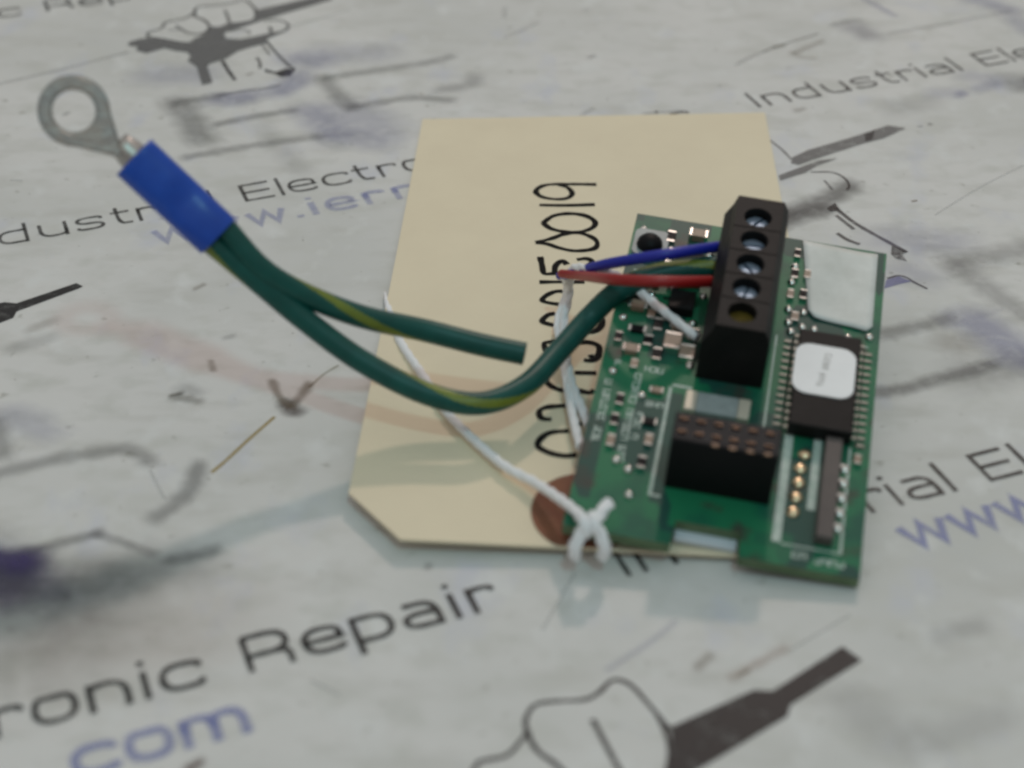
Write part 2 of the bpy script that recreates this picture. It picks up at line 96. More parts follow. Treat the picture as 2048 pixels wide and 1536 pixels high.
WIRES = {'lower': [[-38.51, -8.79, 31.0], [-35.81, -10.26, 28.5], [-31.49, -9.72, 22.5], [-26.74, -10.54, 18.0], [-19.29, -12.89, 12.8], [-11.07, -15.17, 9.2], [-4.09, -15.88, 8.0], [1.68, -11.79, 7.8], [6.4, -4.4, 8.4], [10.57, 1.14, 10.0], [14.58, 2.33, 13.5], [20.03, 4.23, 14.8], [27.1, 4.78, 15.5], [29.22, 4.45, 15.35]], 'upper': [[-38.13, -8.86, 31.6], [-35.36, -10.03, 29.0], [-31.34, -9.4, 24.5], [-26.7, -8.94, 20.5], [-19.41, -8.15, 16.4], [-11.24, -6.77, 13.2], [-4.12, -7.44, 11.4], [1.72, -8.1, 10.3]], 'blue': [[6.74, 13.42, 9.0], [8.88, 11.04, 11.0], [13.37, 5.9, 15.5], [20.43, 2.94, 18.6], [28.41, 7.34, 17.18], [29.9, 7.14, 17.07]], 'red': [[6.99, 12.78, 9.8], [9.48, 8.92, 11.8], [13.65, -0.68, 17.0], [19.94, -3.56, 18.4], [27.11, 0.45, 15.87], [28.42, 0.29, 15.79]], 'lug': [[-36.3, -8.42, 28.5], [-45.98, -5.48, 38.0], [-52.49, -5.01, 44.0]]}
STRING = {'main': [[9.04, -38.68, 6.6], [7.79, -36.21, 6.4], [6.25, -32.79, 5.4], [2.75, -26.59, 3.6], [-1.59, -21.71, 3.0], [-8.18, -10.97, 2.5], [-11.81, -1.85, 2.2], [-15.73, 8.33, 1.6], [-17.8, 17.42, 1.0], [-18.7, 22.72, 0.7]], 'tail': [[8.84, -39.19, 6.8], [9.89, -37.86, 7.2], [11.35, -35.43, 7.4]], 'leg1': [[8.86, -38.67, 6.9], [7.78, -39.82, 6.2], [7.15, -40.25, 4.6], [7.27, -39.35, 2.6]], 'leg2': [[9.16, -38.68, 6.9], [10.12, -39.66, 6.2], [10.66, -40.12, 4.6], [10.51, -39.39, 2.6]], 'up1': [[8.73, -18.97, 3.2], [8.14, -13.85, 3.0], [7.59, -6.83, 2.8], [7.17, 1.63, 2.7], [6.57, 10.46, 2.7], [7.66, 14.22, 4.5], [8.19, 14.09, 7.5], [8.63, 11.98, 11.0], [10.49, 8.78, 13.0], [13.78, 6.29, 13.6], [16.32, 3.4, 13.45], [20.07, -1.03, 12.41], [24.35, -5.82, 11.08]], 'up2': [[9.93, -14.42, 3.4], [9.13, -9.98, 3.0], [7.99, -4.5, 3.2], [7.4, 2.75, 3.6], [7.41, 10.36, 3.6], [8.2, 13.83, 6.0], [7.41, 12.59, 9.5]]}
BOARD = {'w': 35.222621412716734, 'l': 58.32972349334572, 'R': [[0.9772, 0.20814, 0.04195], [-0.19643, 0.96122, -0.19355], [-0.08061, 0.1809, 0.98019]], 'o': [29.11, -11.7, 8.7]}

# ------------------------------------------------------------------ materials
def mat(name, color, rough=0.5, metal=0.0, spec=0.5, var=0.0, scale=400.0, color2=None, bump=0.0, bscale=2000.0, coat=0.0):
    m = bpy.data.materials.new(name)
    m.use_nodes = True
    n, l = m.node_tree.nodes, m.node_tree.links
    b = n["Principled BSDF"]
    b.inputs["Roughness"].default_value = rough
    b.inputs["Metallic"].default_value = metal
    b.inputs["Specular IOR Level"].default_value = spec
    b.inputs["Coat Weight"].default_value = coat
    c = (*color, 1)
    b.inputs["Base Color"].default_value = c
    t = n.new("ShaderNodeTexCoord")
    if var > 0 or color2:
        ns = n.new("ShaderNodeTexNoise")
        ns.inputs["Scale"].default_value = scale
        ns.inputs["Detail"].default_value = 5
        ns.inputs["Roughness"].default_value = 0.65
        l.new(t.outputs["Object"], ns.inputs["Vector"])
        rp = n.new("ShaderNodeMapRange")
        rp.inputs[1].default_value = 0.35
        rp.inputs[2].default_value = 0.65
        l.new(ns.outputs["Fac"], rp.inputs[0])
        mx = n.new("ShaderNodeMix")
        mx.data_type = 'RGBA'
        c2 = (*color2, 1) if color2 else tuple([x * (1 - var) for x in color]) + (1,)
        mx.inputs[6].default_value = c
        mx.inputs[7].default_value = c2
        l.new(rp.outputs[0], mx.inputs[0])
        l.new(mx.outputs[2], b.inputs["Base Color"])
    if bump > 0:
        nb = n.new("ShaderNodeTexNoise")
        nb.inputs["Scale"].default_value = bscale
        nb.inputs["Detail"].default_value = 4
        l.new(t.outputs["Object"], nb.inputs["Vector"])
        bp = n.new("ShaderNodeBump")
        bp.inputs["Strength"].default_value = bump
        bp.inputs["Distance"].default_value = 0.0003
        l.new(nb.outputs["Fac"], bp.inputs["Height"])
        l.new(bp.outputs[0], b.inputs["Normal"])
    return m

def worktop_material():
    m = bpy.data.materials.new("worn_white_laminate")
    m.use_nodes = True
    n, l = m.node_tree.nodes, m.node_tree.links
    b = n["Principled BSDF"]
    t = n.new("ShaderNodeTexCoord")
    base = (0.735, 0.722, 0.700, 1)
    prev = None
    # broad grime, streaky grime, fine specks
    specs = [(22, 4, 0.42, 0.72, (0.625, 0.625, 0.60, 1), (1, 1, 1)),
             (75, 6, 0.52, 0.78, (0.585, 0.575, 0.54, 1), (1, 2.6, 1)),
             (60, 5, 0.58, 0.80, (0.62, 0.63, 0.70, 1), (1.8, 1, 1)),
             (170, 8, 0.50, 0.72, (0.635, 0.63, 0.595, 1), (1, 1.4, 1)),
             (140, 7, 0.56, 0.76, (0.76, 0.76, 0.745, 1), (1.3, 1, 1)),
             (330, 3, 0.67, 0.78, (0.42, 0.41, 0.37, 1), (1, 1, 1)),
             (900, 2, 0.72, 0.80, (0.30, 0.28, 0.24, 1), (1, 1, 1))]
    for i, (sc, det, lo, hi, colr, st) in enumerate(specs):
        mp = n.new("ShaderNodeMapping")
        mp.inputs["Rotation"].default_value = (0, 0, 0.35)
        mp.inputs["Scale"].default_value = st
        mp.inputs["Location"].default_value = (i * 1.7, i * 0.9, 0)
        l.new(t.outputs["Object"], mp.inputs["Vector"])
        ns = n.new("ShaderNodeTexNoise")
        ns.inputs["Scale"].default_value = sc
        ns.inputs["Detail"].default_value = det
        l.new(mp.outputs[0], ns.inputs["Vector"])
        rp = n.new("ShaderNodeMapRange")
        rp.inputs[1].default_value = lo
        rp.inputs[2].default_value = hi
        l.new(ns.outputs["Fac"], rp.inputs[0])
        mx = n.new("ShaderNodeMix")
        mx.data_type = 'RGBA'
        if prev is None:
            mx.inputs[6].default_value = base
        else:
            l.new(prev, mx.inputs[6])
        mx.inputs[7].default_value = colr
        l.new(rp.outputs[0], mx.inputs[0])
        prev = mx.outputs[2]
    l.new(prev, b.inputs["Base Color"])
    b.inputs["Roughness"].default_value = 0.6
    b.inputs["Specular IOR Level"].default_value = 0.12
    nb = n.new("ShaderNodeTexNoise")
    nb.inputs["Scale"].default_value = 60
    nb.inputs["Detail"].default_value = 8
    l.new(t.outputs["Object"], nb.inputs["Vector"])
    bp = n.new("ShaderNodeBump")
    bp.inputs["Strength"].default_value = 0.6
    bp.inputs["Distance"].default_value = 0.0006
    l.new(nb.outputs["Fac"], bp.inputs["Height"])
    l.new(bp.outputs[0], b.inputs["Normal"])
    return m

def ink_material(name, wear_scale, lo, hi, rough=0.5, low=0.68):
    m = bpy.data.materials.new(name)
    m.use_nodes = True
    n, l = m.node_tree.nodes, m.node_tree.links
    b = n["Principled BSDF"]
    out = n["Material Output"]
    a = n.new("ShaderNodeAttribute")
    a.attribute_name = "ink"
    b.inputs["Roughness"].default_value = rough
    b.inputs["Specular IOR Level"].default_value = 0.3
    l.new(a.outputs["Color"], b.inputs["Base Color"])
    t = n.new("ShaderNodeTexCoord")
    ns = n.new("ShaderNodeTexNoise")
    ns.inputs["Scale"].default_value = wear_scale
    ns.inputs["Detail"].default_value = 6
    ns.inputs["Roughness"].default_value = 0.6
    l.new(t.outputs["Object"], ns.inputs["Vector"])
    rp = n.new("ShaderNodeMapRange")
    rp.inputs[1].default_value = lo
    rp.inputs[2].default_value = hi
    rp.inputs[3].default_value = low
    rp.inputs[4].default_value = 1.0
    l.new(ns.outputs["Fac"], rp.inputs[0])
    mu = n.new("ShaderNodeMath")
    mu.operation = 'MULTIPLY'
    l.new(a.outputs["Alpha"], mu.inputs[0])
    l.new(rp.outputs[0], mu.inputs[1])
    tr = n.new("ShaderNodeBsdfTransparent")
    mx = n.new("ShaderNodeMixShader")
    l.new(mu.outputs[0], mx.inputs[0])
    l.new(tr.outputs[0], mx.inputs[1])
    l.new(b.outputs[0], mx.inputs[2])
    l.new(mx.outputs[0], out.inputs["Surface"])
    return m

M = dict(
    top=worktop_material(),
    ink=ink_material("worn_print_ink", 420, 0.34, 0.52),
    stain_shade=ink_material("stain_shade", 260, 0.30, 0.62),
    pen=mat("pen_ink", (0.012, 0.011, 0.011), 0.8, spec=0.1),
    card=mat("manila_card", (0.86, 0.755, 0.555), 0.75, color2=(0.82, 0.715, 0.525), scale=60, bump=0.15, bscale=900),
    patch=mat("brown_paper", (0.26, 0.095, 0.045), 0.7, color2=(0.20, 0.075, 0.04), scale=250),
    twine=mat("white_cotton", (0.97, 0.97, 0.98), 0.85, spec=0.2, bump=0.6, bscale=3500),
    green=mat("green_insulation", (0.004, 0.090, 0.074), 0.42, spec=0.35, var=0.25, scale=300),
    yellow=mat("yellow_insulation", (0.18, 0.23, 0.022), 0.42, var=0.2, scale=300),
    copper=mat("copper_strand", (0.55, 0.25, 0.12), 0.4, 1.0),
    blue=mat("blue_insulation", (0.012, 0.022, 0.36), 0.4),
    red=mat("red_insulation", (0.34, 0.012, 0.012), 0.4),
    sleeve=mat("blue_nylon", (0.006, 0.085, 0.50), 0.34, color2=(0.005, 0.060, 0.40), scale=120, bump=0.1, bscale=500),
    sleevein=mat("blue_nylon_shaded", (0.006, 0.02, 0.1), 0.5),  # inner wall of the sleeve, with its shade painted into the colour
    tin=mat("tinned_copper", (0.40, 0.41, 0.405), 0.42, 0.95, color2=(0.52, 0.47, 0.42), scale=260, bump=0.5, bscale=700),
    fr4=mat("board_edge", (0.13, 0.20, 0.10), 0.6, var=0.3),
    black=mat("black_plastic", (0.007, 0.007, 0.008), 0.5, spec=0.14, bump=0.08, bscale=1500),
    dark=mat("black_block_plastic", (0.017, 0.0165, 0.016), 0.5, spec=0.14, color2=(0.011, 0.011, 0.011), scale=260, bump=0.1, bscale=1200),
    cavity=mat("screw_well", (0.012, 0.011, 0.014), 0.6),
    steel=mat("zinc_screw", (0.30, 0.39, 0.50), 0.46, 1.0),
    brass=mat("brass_contact", (0.62, 0.42, 0.30), 0.30, 1.0),
    tinb=mat("solder", (0.80, 0.78, 0.73), 0.2, 1.0),
    gold=mat("gold_pad", (0.85, 0.66, 0.42), 0.28, 1.0),
    chip=mat("chip_epoxy", (0.013, 0.0125, 0.0125), 0.5, spec=0.16, var=0.3, bump=0.1),
    face=mat("dark_grey_face", (0.036, 0.033, 0.035), 0.5, spec=0.15, var=0.3),
    clamp=mat("yellow_chromate", (0.16, 0.105, 0.012), 0.45, 0.3, var=0.5, scale=700),
    dull=mat("dull_lead", (0.36, 0.37, 0.33), 0.5, 0.8, var=0.3, scale=900),
    sip=mat("brown_grey_epoxy", (0.10, 0.085, 0.078), 0.5, color2=(0.075, 0.065, 0.062), scale=300),
    silk=mat("silkscreen", (0.62, 0.68, 0.62), 0.6, color2=(0.40, 0.52, 0.45), scale=700),
    sticker=mat("white_sticker", (0.97, 0.97, 0.98), 0.45, var=0.04),
    paper=mat("white_label_paper", (0.82, 0.83, 0.80), 0.6, color2=(0.66, 0.67, 0.63), scale=130),
    grey=mat("faint_grey_print", (0.33, 0.33, 0.31), 0.5),
    ceramic=mat("tan_ceramic", (0.36, 0.26, 0.19), 0.45, var=0.2),
    cream=mat("cream_terminal", (0.60, 0.56, 0.46), 0.4, 0.3),
    palegrey=mat("pale_grey_body", (0.33, 0.38, 0.38), 0.4, var=0.2, scale=600),
    ivory=mat("white_connector_plastic", (0.62, 0.68, 0.74), 0.4),
)

def board_material():
    m = bpy.data.materials.new("green_solder_mask")
    m.use_nodes = True
    n, l = m.node_tree.nodes, m.node_tree.links
    b = n["Principled BSDF"]
    t = n.new("ShaderNodeTexCoord")
    def layer(prev, sc, lo, hi, colr, stretch=(1, 1, 1), kind='noise'):
        mp = n.new("ShaderNodeMapping")
        mp.inputs["Scale"].default_value = stretch
        l.new(t.outputs["Object"], mp.inputs["Vector"])
        if kind == 'noise':
            ns = n.new("ShaderNodeTexNoise")
            ns.inputs["Detail"].default_value = 3
            ns.inputs["Scale"].default_value = sc
            o = ns.outputs["Fac"]
        else:
            ns = n.new("ShaderNodeTexVoronoi")
            ns.distance = 'CHEBYCHEV'
            ns.inputs["Scale"].default_value = sc
            o = ns.outputs["Color"]
            sp = n.new("ShaderNodeSeparateColor")
            l.new(o, sp.inputs[0])
            o = sp.outputs[0]
        l.new(mp.outputs[0], ns.inputs["Vector"])
        rp = n.new("ShaderNodeMapRange")
        rp.inputs[1].default_value = lo
        rp.inputs[2].default_value = hi
        l.new(o, rp.inputs[0])
        mx = n.new("ShaderNodeMix")
        mx.data_type = 'RGBA'
        if prev is None:
            mx.inputs[6].default_value = (0.014, 0.175, 0.080, 1)
        else:
            l.new(prev, mx.inputs[6])
        mx.inputs[7].default_value = colr
        l.new(rp.outputs[0], mx.inputs[0])
        return mx.outputs[2]
    p = layer(None, 120, 0.45, 0.62, (0.009, 0.105, 0.066, 1))
    p = layer(p, 230, 0.60, 0.70, (0.014, 0.075, 0.058, 1), (1, 0.45, 1), 'cell')
    p = layer(p, 150, 0.58, 0.70, (0.055, 0.048, 0.040, 1))
    l.new(p, b.inputs["Base Color"])
    b.inputs["Roughness"].default_value = 0.42
    b.inputs["Specular IOR Level"].default_value = 0.28
    return m
M['mask'] = board_material()

# ------------------------------------------------------------------ helpers
def link(name, me, mats, parent=None, smooth=False):
    o = bpy.data.objects.new(name, me)
    COL.objects.link(o)
    if not isinstance(mats, (list, tuple)):
        mats = [mats]
    for m in mats:
        me.materials.append(m)
    if parent is not None:
        o.parent = parent
    if smooth:
        for f in me.polygons:
            f.use_smooth = True
    return o

def from_bm(name, bm, mats, parent=None, smooth=False):
    me = bpy.data.meshes.new(name)
    bmesh.ops.recalc_face_normals(bm, faces=bm.faces)
    bm.to_mesh(me)
    bm.free()
    return link(name, me, mats, parent, smooth)

def tag(o, label, cat, group=None, kind=None):
    o["label"] = label
    if cat:
        o["category"] = cat
    if group:
        o["group"] = group
    if kind:
        o["kind"] = kind
    return o

def v3(p):
    return Vector((p[0] * MM, p[1] * MM, (p[2] if len(p) > 2 else 0) * MM))

def catmull(pts, n=8):
    P = [Vector(p) for p in pts]
    P = [P[0] * 2 - P[1]] + P + [P[-1] * 2 - P[-2]]
    out = []
    for i in range(1, len(P) - 2):
        for k in range(n):
            t = k / n
            a, b, c, d = P[i - 1], P[i], P[i + 1], P[i + 2]
            out.append(0.5 * ((2 * b) + (c - a) * t + (2 * a - 5 * b + 4 * c - d) * t * t + (3 * b - a - 3 * c + d) * t ** 3))
    out.append(P[-2])
    return out

def chaikin(pts, k=2):
    P = [Vector(p) for p in pts]
    for _ in range(k):
        Q = [P[0]]
        for a, b in zip(P, P[1:]):
            Q += [a * 0.75 + b * 0.25, a * 0.25 + b * 0.75]
        Q.append(P[-1])
        P = Q
    return P

def tube_bm(path, radius, seg=16, stripe=None, lobes=0, lobe_twist=0.0, cap=True, rfun=None):
    """tube along metre points; stripe=(fraction, width, turns_per_metre) gives faces material 1"""
    bm = bmesh.new()
    rings = []
    T = (path[1] - path[0]).normalized()
    N = T.orthogonal().normalized()
    # a stable start frame: as close to +Z as possible
    zz = Vector((0, 0, 1)) - T * T.z
    if zz.length > 0.1:
        N = zz.normalized()
    s = 0.0
    ss = []
    for i, p in enumerate(path):
        t = (path[min(i + 1, len(path) - 1)] - path[max(i - 1, 0)]).normalized()
        N = (N - t * N.dot(t)).normalized()
        B = t.cross(N)
        if i:
            s += (p - path[i - 1]).length
        ss.append(s)
        r = radius * (rfun(i / (len(path) - 1)) if rfun else 1.0)
        ring = []
        for k in range(seg):
            a = 2 * math.pi * k / seg
            rr = r * (1 + 0.13 * math.cos(lobes * (a - lobe_twist * s))) if lobes else r
            ring.append(bm.verts.new(p + (N * math.cos(a) + B * math.sin(a)) * rr))
        rings.append(ring)
    if stripe:  # the stripe lies on the side towards the front of the bench at this fraction of the length
        i0 = int(stripe[0] * (len(path) - 1))
        view = (Vector((0, -0.194, 0.136)) - path[i0]).normalized()
        front = 2 * math.pi * max(range(seg), key=lambda k: (rings[i0][k].co - path[i0]).dot(view)) / seg
        s_front = ss[i0]
    for i in range(len(rings) - 1):
        for k in range(seg):
            f = bm.faces.new((rings[i][k], rings[i][(k + 1) % seg], rings[i + 1][(k + 1) % seg], rings[i + 1][k]))
            f.smooth = True
            if stripe:
                a = 2 * math.pi * (k + 0.5) / seg - front - (ss[i] - s_front) * stripe[2] * 2 * math.pi
                a = (a + math.pi) % (2 * math.pi) - math.pi
                if abs(a) < stripe[1] / 2:
                    f.material_index = 1
    if cap:
        bm.faces.new(rings[0][::-1])
        bm.faces.new(rings[-1])
    return bm

def box_bm(x0, x1, y0, y1, z0, z1, bev=0.0, bm=None):
    """box in millimetres"""
    own = bm is None
    if own:
        bm = bmesh.new()
    vs = [bm.verts.new((x * MM, y * MM, z * MM)) for z in (z0, z1) for (x, y) in ((x0, y0), (x1, y0), (x1, y1), (x0, y1))]
    fs = [(3, 2, 1, 0), (4, 5, 6, 7), (0, 1, 5, 4), (1, 2, 6, 5), (2, 3, 7, 6), (3, 0, 4, 7)]
    faces = [bm.faces.new([vs[i] for i in f]) for f in fs]
    if bev > 0:
        ed = list({e for f in faces for e in f.edges})
        bmesh.ops.bevel(bm, geom=ed, offset=bev * MM, segments=2, affect='EDGES', profile=0.6)
    return bm

def cyl_bm(x, y, z0, z1, r, seg=20, bm=None, r1=None):
    if bm is None:
        bm = bmesh.new()
    r1 = r if r1 is None else r1
    a = [bm.verts.new(((x + r * math.cos(2 * math.pi * k / seg)) * MM, (y + r * math.sin(2 * math.pi * k / seg)) * MM, z0 * MM)) for k in range(seg)]
    b = [bm.verts.new(((x + r1 * math.cos(2 * math.pi * k / seg)) * MM, (y + r1 * math.sin(2 * math.pi * k / seg)) * MM, z1 * MM)) for k in range(seg)]
    for k in range(seg):
        bm.faces.new((a[k], a[(k + 1) % seg], b[(k + 1) % seg], b[k]))
    bm.faces.new(a[::-1])
    bm.faces.new(b)
    return bm

def dome_bm(x, y, z0, r, h, seg=14, rings=4, bm=None):
    if bm is None:
        bm = bmesh.new()
    prev = None
    for j in range(rings):
        a = math.pi / 2 * j / rings
        rr, zz = r * math.cos(a), z0 + h * math.sin(a)
        ring = [bm.verts.new(((x + rr * math.cos(2 * math.pi * k / seg)) * MM, (y + rr * math.sin(2 * math.pi * k / seg)) * MM, zz * MM)) for k in range(seg)]
        if prev:
            for k in range(seg):
                bm.faces.new((prev[k], prev[(k + 1) % seg], ring[(k + 1) % seg], ring[k])).smooth = True
        prev = ring
    top = bm.verts.new((x * MM, y * MM, (z0 + h) * MM))
    for k in range(seg):
        bm.faces.new((prev[k], prev[(k + 1) % seg], top)).smooth = True
    return bm

def prism_bm(outline, z0, z1, bm=None, side_mat=0):
    """closed outline in mm extruded along z"""
    if bm is None:
        bm = bmesh.new()
    a = [bm.verts.new((x * MM, y * MM, z0 * MM)) for x, y in outline]
    b = [bm.verts.new((x * MM, y * MM, z1 * MM)) for x, y in outline]
    n = len(outline)
    for k in range(n):
        f = bm.faces.new((a[k], a[(k + 1) % n], b[(k + 1) % n], b[k]))
        f.material_index = side_mat
    bm.faces.new(a[::-1])
    bm.faces.new(b)
    return bm

def rounded(x0, x1, y0, y1, r, n=6):
    out = []
    for cx, cy, a0 in ((x1 - r, y0 + r, -90), (x1 - r, y1 - r, 0), (x0 + r, y1 - r, 90), (x0 + r, y0 + r, 180)):
        for k in range(n + 1):
            a = math.radians(a0 + 90 * k / n)
            out.append((cx + r * math.cos(a), cy + r * math.sin(a)))
    return out

def boolean_cut(o, cutter_bm):
    me = bpy.data.meshes.new("cutter")
    bmesh.ops.recalc_face_normals(cutter_bm, faces=cutter_bm.faces)
    cutter_bm.to_mesh(me)
    cutter_bm.free()
    c = bpy.data.objects.new("cutter", me)
    COL.objects.link(c)
    md = o.modifiers.new("cut", 'BOOLEAN')
    md.object = c
    md.operation = 'DIFFERENCE'
    md.solver = 'EXACT'
    bpy.context.view_layer.update()
    c.matrix_world = o.matrix_world.copy()
    bpy.context.view_layer.update()
    dg = bpy.context.evaluated_depsgraph_get()
    new = bpy.data.meshes.new_from_object(o.evaluated_get(dg))
    o.modifiers.clear()
    old = o.data
    o.data = new
    new.name = old.name
    bpy.data.objects.remove(c)
    bpy.data.meshes.remove(old)

# ------------------------------------------------------------------ worktop and what is printed on it
worktop = from_bm("worktop", box_bm(-420, 420, -300, 520, -18, 0), M['top'])
tag(worktop, "white worn laminate worktop with faded print, scratches and stains", None, kind="structure")

class Ink:
    """collects flat coloured strokes lying on the worktop"""
    n = 0
    def __init__(self):
        self.v, self.f, self.c = [], [], []
    def z(self):
        Ink.n += 1
        return (0.02 + 0.006 * (Ink.n % 17)) * MM
    def add(self, verts, cols, faces):
        o = len(self.v)
        self.v += verts
        self.c += cols
        self.f += [tuple(i + o for i in f) for f in faces]
    def stroke(self, col, alpha, width, pts, smooth=True, lanes=((-0.5, 1), (0.5, 1)), fade=False, z=None, jitter=0.0):
        P = [Vector((x * MM, y * MM, 0)) for x, y in pts]
        if smooth and len(P) > 2:
            P = catmull(P, 5)
        elif fade and len(P) == 2:
            P = [P[0].lerp(P[1], t / 6) for t in range(7)]
        z = self.z() if z is None else z
        verts, cols, faces = [], [], []
        n = len(P)
        w = width * MM
        if fade:  # let the ends run out
            d0, d1 = (P[0] - P[1]).normalized(), (P[-1] - P[-2]).normalized()
            P = [P[0] + d0 * w * 0.5] + P + [P[-1] + d1 * w * 0.5]
            n = len(P)
        for i, p in enumerate(P):
            a = (P[i] - P[i - 1]).normalized() if i else None
            b = (P[i + 1] - P[i]).normalized() if i < n - 1 else None
            a = a or b
            b = b or a
            na, nb = Vector((-a.y, a.x, 0)), Vector((-b.y, b.x, 0))
            m = (na + nb)
            m = m.normalized() if m.length > 1e-6 else na
            k = min(1.0 / max(m.dot(na), 0.35), 2.2)
            ww = w * (1 + jitter * mnoise.noise(p * 900)) * k
            ee = 1.0
            if fade and i in (0, n - 1):
                ee = 0.0
            for off, al in lanes:
                q = p + m * ww * off
                verts.append((q.x, q.y, z))
                cols.append((*col, alpha * al * ee))
        L = len(lanes)
        for i in range(n - 1):
            for k in range(L - 1):
                faces.append((i * L + k, i * L + k + 1, (i + 1) * L + k + 1, (i + 1) * L + k))
        self.add(verts, cols, faces)
    def soft(self, col, alpha, width, pts):
        self.stroke(col, alpha, width * 1.5, pts, lanes=((-0.5, 0), (-0.3, 0.45), (-0.12, 0.95), (0.12, 0.95), (0.3, 0.45), (0.5, 0)), fade=True, jitter=0.35)
    def fill(self, col, alpha, pts):
        z = self.z()
        self.add([(x * MM, y * MM, z) for x, y in pts], [(*col, alpha)] * len(pts), [tuple(range(len(pts)))])
    def build(self, name, material, parent):
        me = bpy.data.meshes.new(name)
        me.from_pydata(self.v, [], self.f)
        at = me.attributes.new("ink", 'FLOAT_COLOR', 'POINT')
        for i, c in enumerate(self.c):
            at.data[i].color = c
        return link(name, me, material, parent)

NAMES = dict(hand1=("printed_emblem", "printed emblem of a fist gripping a tool beside the ring terminal"),
             hand2=("printed_emblem", "faded printed fist emblem beyond the circuit board"),
             hand3=("printed_emblem", "crisp black printed fist emblem at the front edge"),
             hand4=("printed_emblem", "black tip of a printed tool at the left edge"),
             block1=("worn_print", None), block2=("worn_print", None), stain_shade=("stain_shade", None))  # this last group holds stains, scratches, painted shade and a painted glint
for g in NAMES:
    k = Ink()
    for gg, col, al, wd, pts in STROKES:
        if gg == g:
            k.stroke(col, al, wd, pts, jitter=0.25)
    for gg, col, al, pts in FILLS:
        if gg == g:
            k.fill(col, al, pts)
    for gg, col, al, wd, pts in SOFT:
        if gg == g:
            k.soft(col, al, wd, pts)
    o = k.build(NAMES[g][0], M['stain_shade'] if g == 'stain_shade' else M['ink'], worktop)
    if NAMES[g][1]:
        o["label"] = NAMES[g][1]

# wide squared lettering, drawn as strokes (cap height 6 mm)
GL = {
 'I': (0.8, [('s', [(.4, 0), (.4, 6)])]),
 'l': (0.8, [('s', [(.4, 0), (.4, 6.2)])]),
 'i': (0.8, [('s', [(.4, 0), (.4, 4.4)]), ('s', [(.4, 5.4), (.4, 6.1)])]),
 'E': (5.1, [('s', [(5.0, 5.65), (.4, 5.65), (.4, .38), (5.1, .38)]), ('s', [(.4, 3.05), (4.8, 3.05)])]),
 'R': (5.5, [('c', [(.4, 0), (.4, 5.65), (.4, 5.65), (.4, 5.65), (5.1, 5.65), (5.1, 2.5), (.4, 2.5)]), ('c', [(3.2, 2.5), (5.1, 2.5), (5.1, 0)])]),
 'o': (5.1, [('c', [(2.5, 4.1), (.4, 4.1), (.4, .38), (4.7, .38), (4.7, 4.1), (2.5, 4.1)])]),
 'c': (4.8, [('c', [(4.6, 3.2), (4.6, 4.1), (.4, 4.1), (.4, .38), (4.6, .38), (4.6, 1.25)])]),
 'e': (4.8, [('c', [(.5, 2.25), (4.5, 2.25), (4.5, 2.25), (4.5, 4.1), (.4, 4.1), (.4, .38), (4.5, .38), (4.5, 1.1)])]),
 'a': (4.8, [('c', [(.6, 4.1), (4.35, 4.1), (4.35, 0)]), ('c', [(4.35, 2.45), (.4, 2.45), (.4, .38), (4.35, .38)])]),
 'n': (4.8, [('s', [(.4, 0), (.4, 4.4)]), ('c', [(.4, 2.4), (.4, 4.1), (4.35, 4.1), (4.35, 0)])]),
 'u': (4.8, [('s', [(4.35, 0), (4.35, 4.4)]), ('c', [(.4, 4.4), (.4, .38), (4.35, .38), (4.35, 2.2)])]),
 'r': (3.3, [('s', [(.4, 0), (.4, 4.4)]), ('c', [(.4, 2.4), (.4, 4.1), (3.2, 4.1), (3.2, 3.3)])]),
 'd': (4.9, [('s', [(4.5, 0), (4.5, 6.2)]), ('c', [(4.5, 4.1), (.4, 4.1), (.4, .38), (4.5, .38)])]),
 'p': (5.0, [('s', [(.4, 4.4), (.4, -1.7)]), ('c', [(.4, 4.1), (4.6, 4.1), (4.6, .38), (.4, .38)])]),
 's': (4.7, [('c', [(4.2, 3.3), (4.2, 4.1), (.45, 4.1), (.45, 2.3), (4.3, 2.2), (4.3, .38), (.4, .38), (.4, 1.2)])]),
 't': (3.1, [('c', [(1.0, 5.7), (1.0, .38), (3.1, .38)]), ('s', [(0, 4.1), (3.0, 4.1)])]),
 'w': (5.8, [('s', [(0, 4.3), (1.4, .3), (2.9, 4.1), (4.4, .3), (5.8, 4.3)])]),
 'm': (7.2, [('s', [(.4, 0), (.4, 4.4)]), ('c', [(.4, 2.4), (.4, 4.1), (3.6, 4.1), (3.6, 0)]), ('c', [(3.6, 2.4), (3.6, 4.1), (6.8, 4.1), (6.8, 0)])]),
 '.': (0.9, [('s', [(.45, 0), (.45, .9)])]),
}
TXT = [('I', -47.2), ('n', -45.0), ('d', -39.1), ('u', -32.8), ('s', -27.0), ('t', -21.2), ('r', -17.2), ('i', -13.1), ('a', -11.2), ('l', -5.4),
       ('E', 0), ('l', 6.1), ('e', 7.6), ('c', 13.4), ('t', 19.0), ('r', 23.2), ('o', 27.4), ('n', 33.4), ('i', 39.4), ('c', 41.3),
       ('R', 50.9), ('e', 57.5), ('p', 63.4), ('a', 69.3), ('i', 75.3), ('r', 77.5)]
ANG = LINES['angle']
EX, EY = Vector((math.cos(ANG), math.sin(ANG))), Vector((-math.sin(ANG), math.cos(ANG)))
def letters(k, items, org, col, alpha, width, sc=1.0, lanes=((-.5, 1), (.5, 1))):
    z = k.z()
    for ch, off in items:
        for kind, pts in GL[ch][1]:
            P = [Vector((x, y)) for x, y in pts]
            if kind == 'c':
                P = chaikin(P, 3)
            Q = [Vector(org) + EX * ((p.x * sc + off)) + EY * p.y * sc for p in P]
            k.stroke(col, alpha, width, [(q.x, q.y) for q in Q], smooth=False, lanes=lanes, z=z, jitter=0.2)
            z += 0.0000012
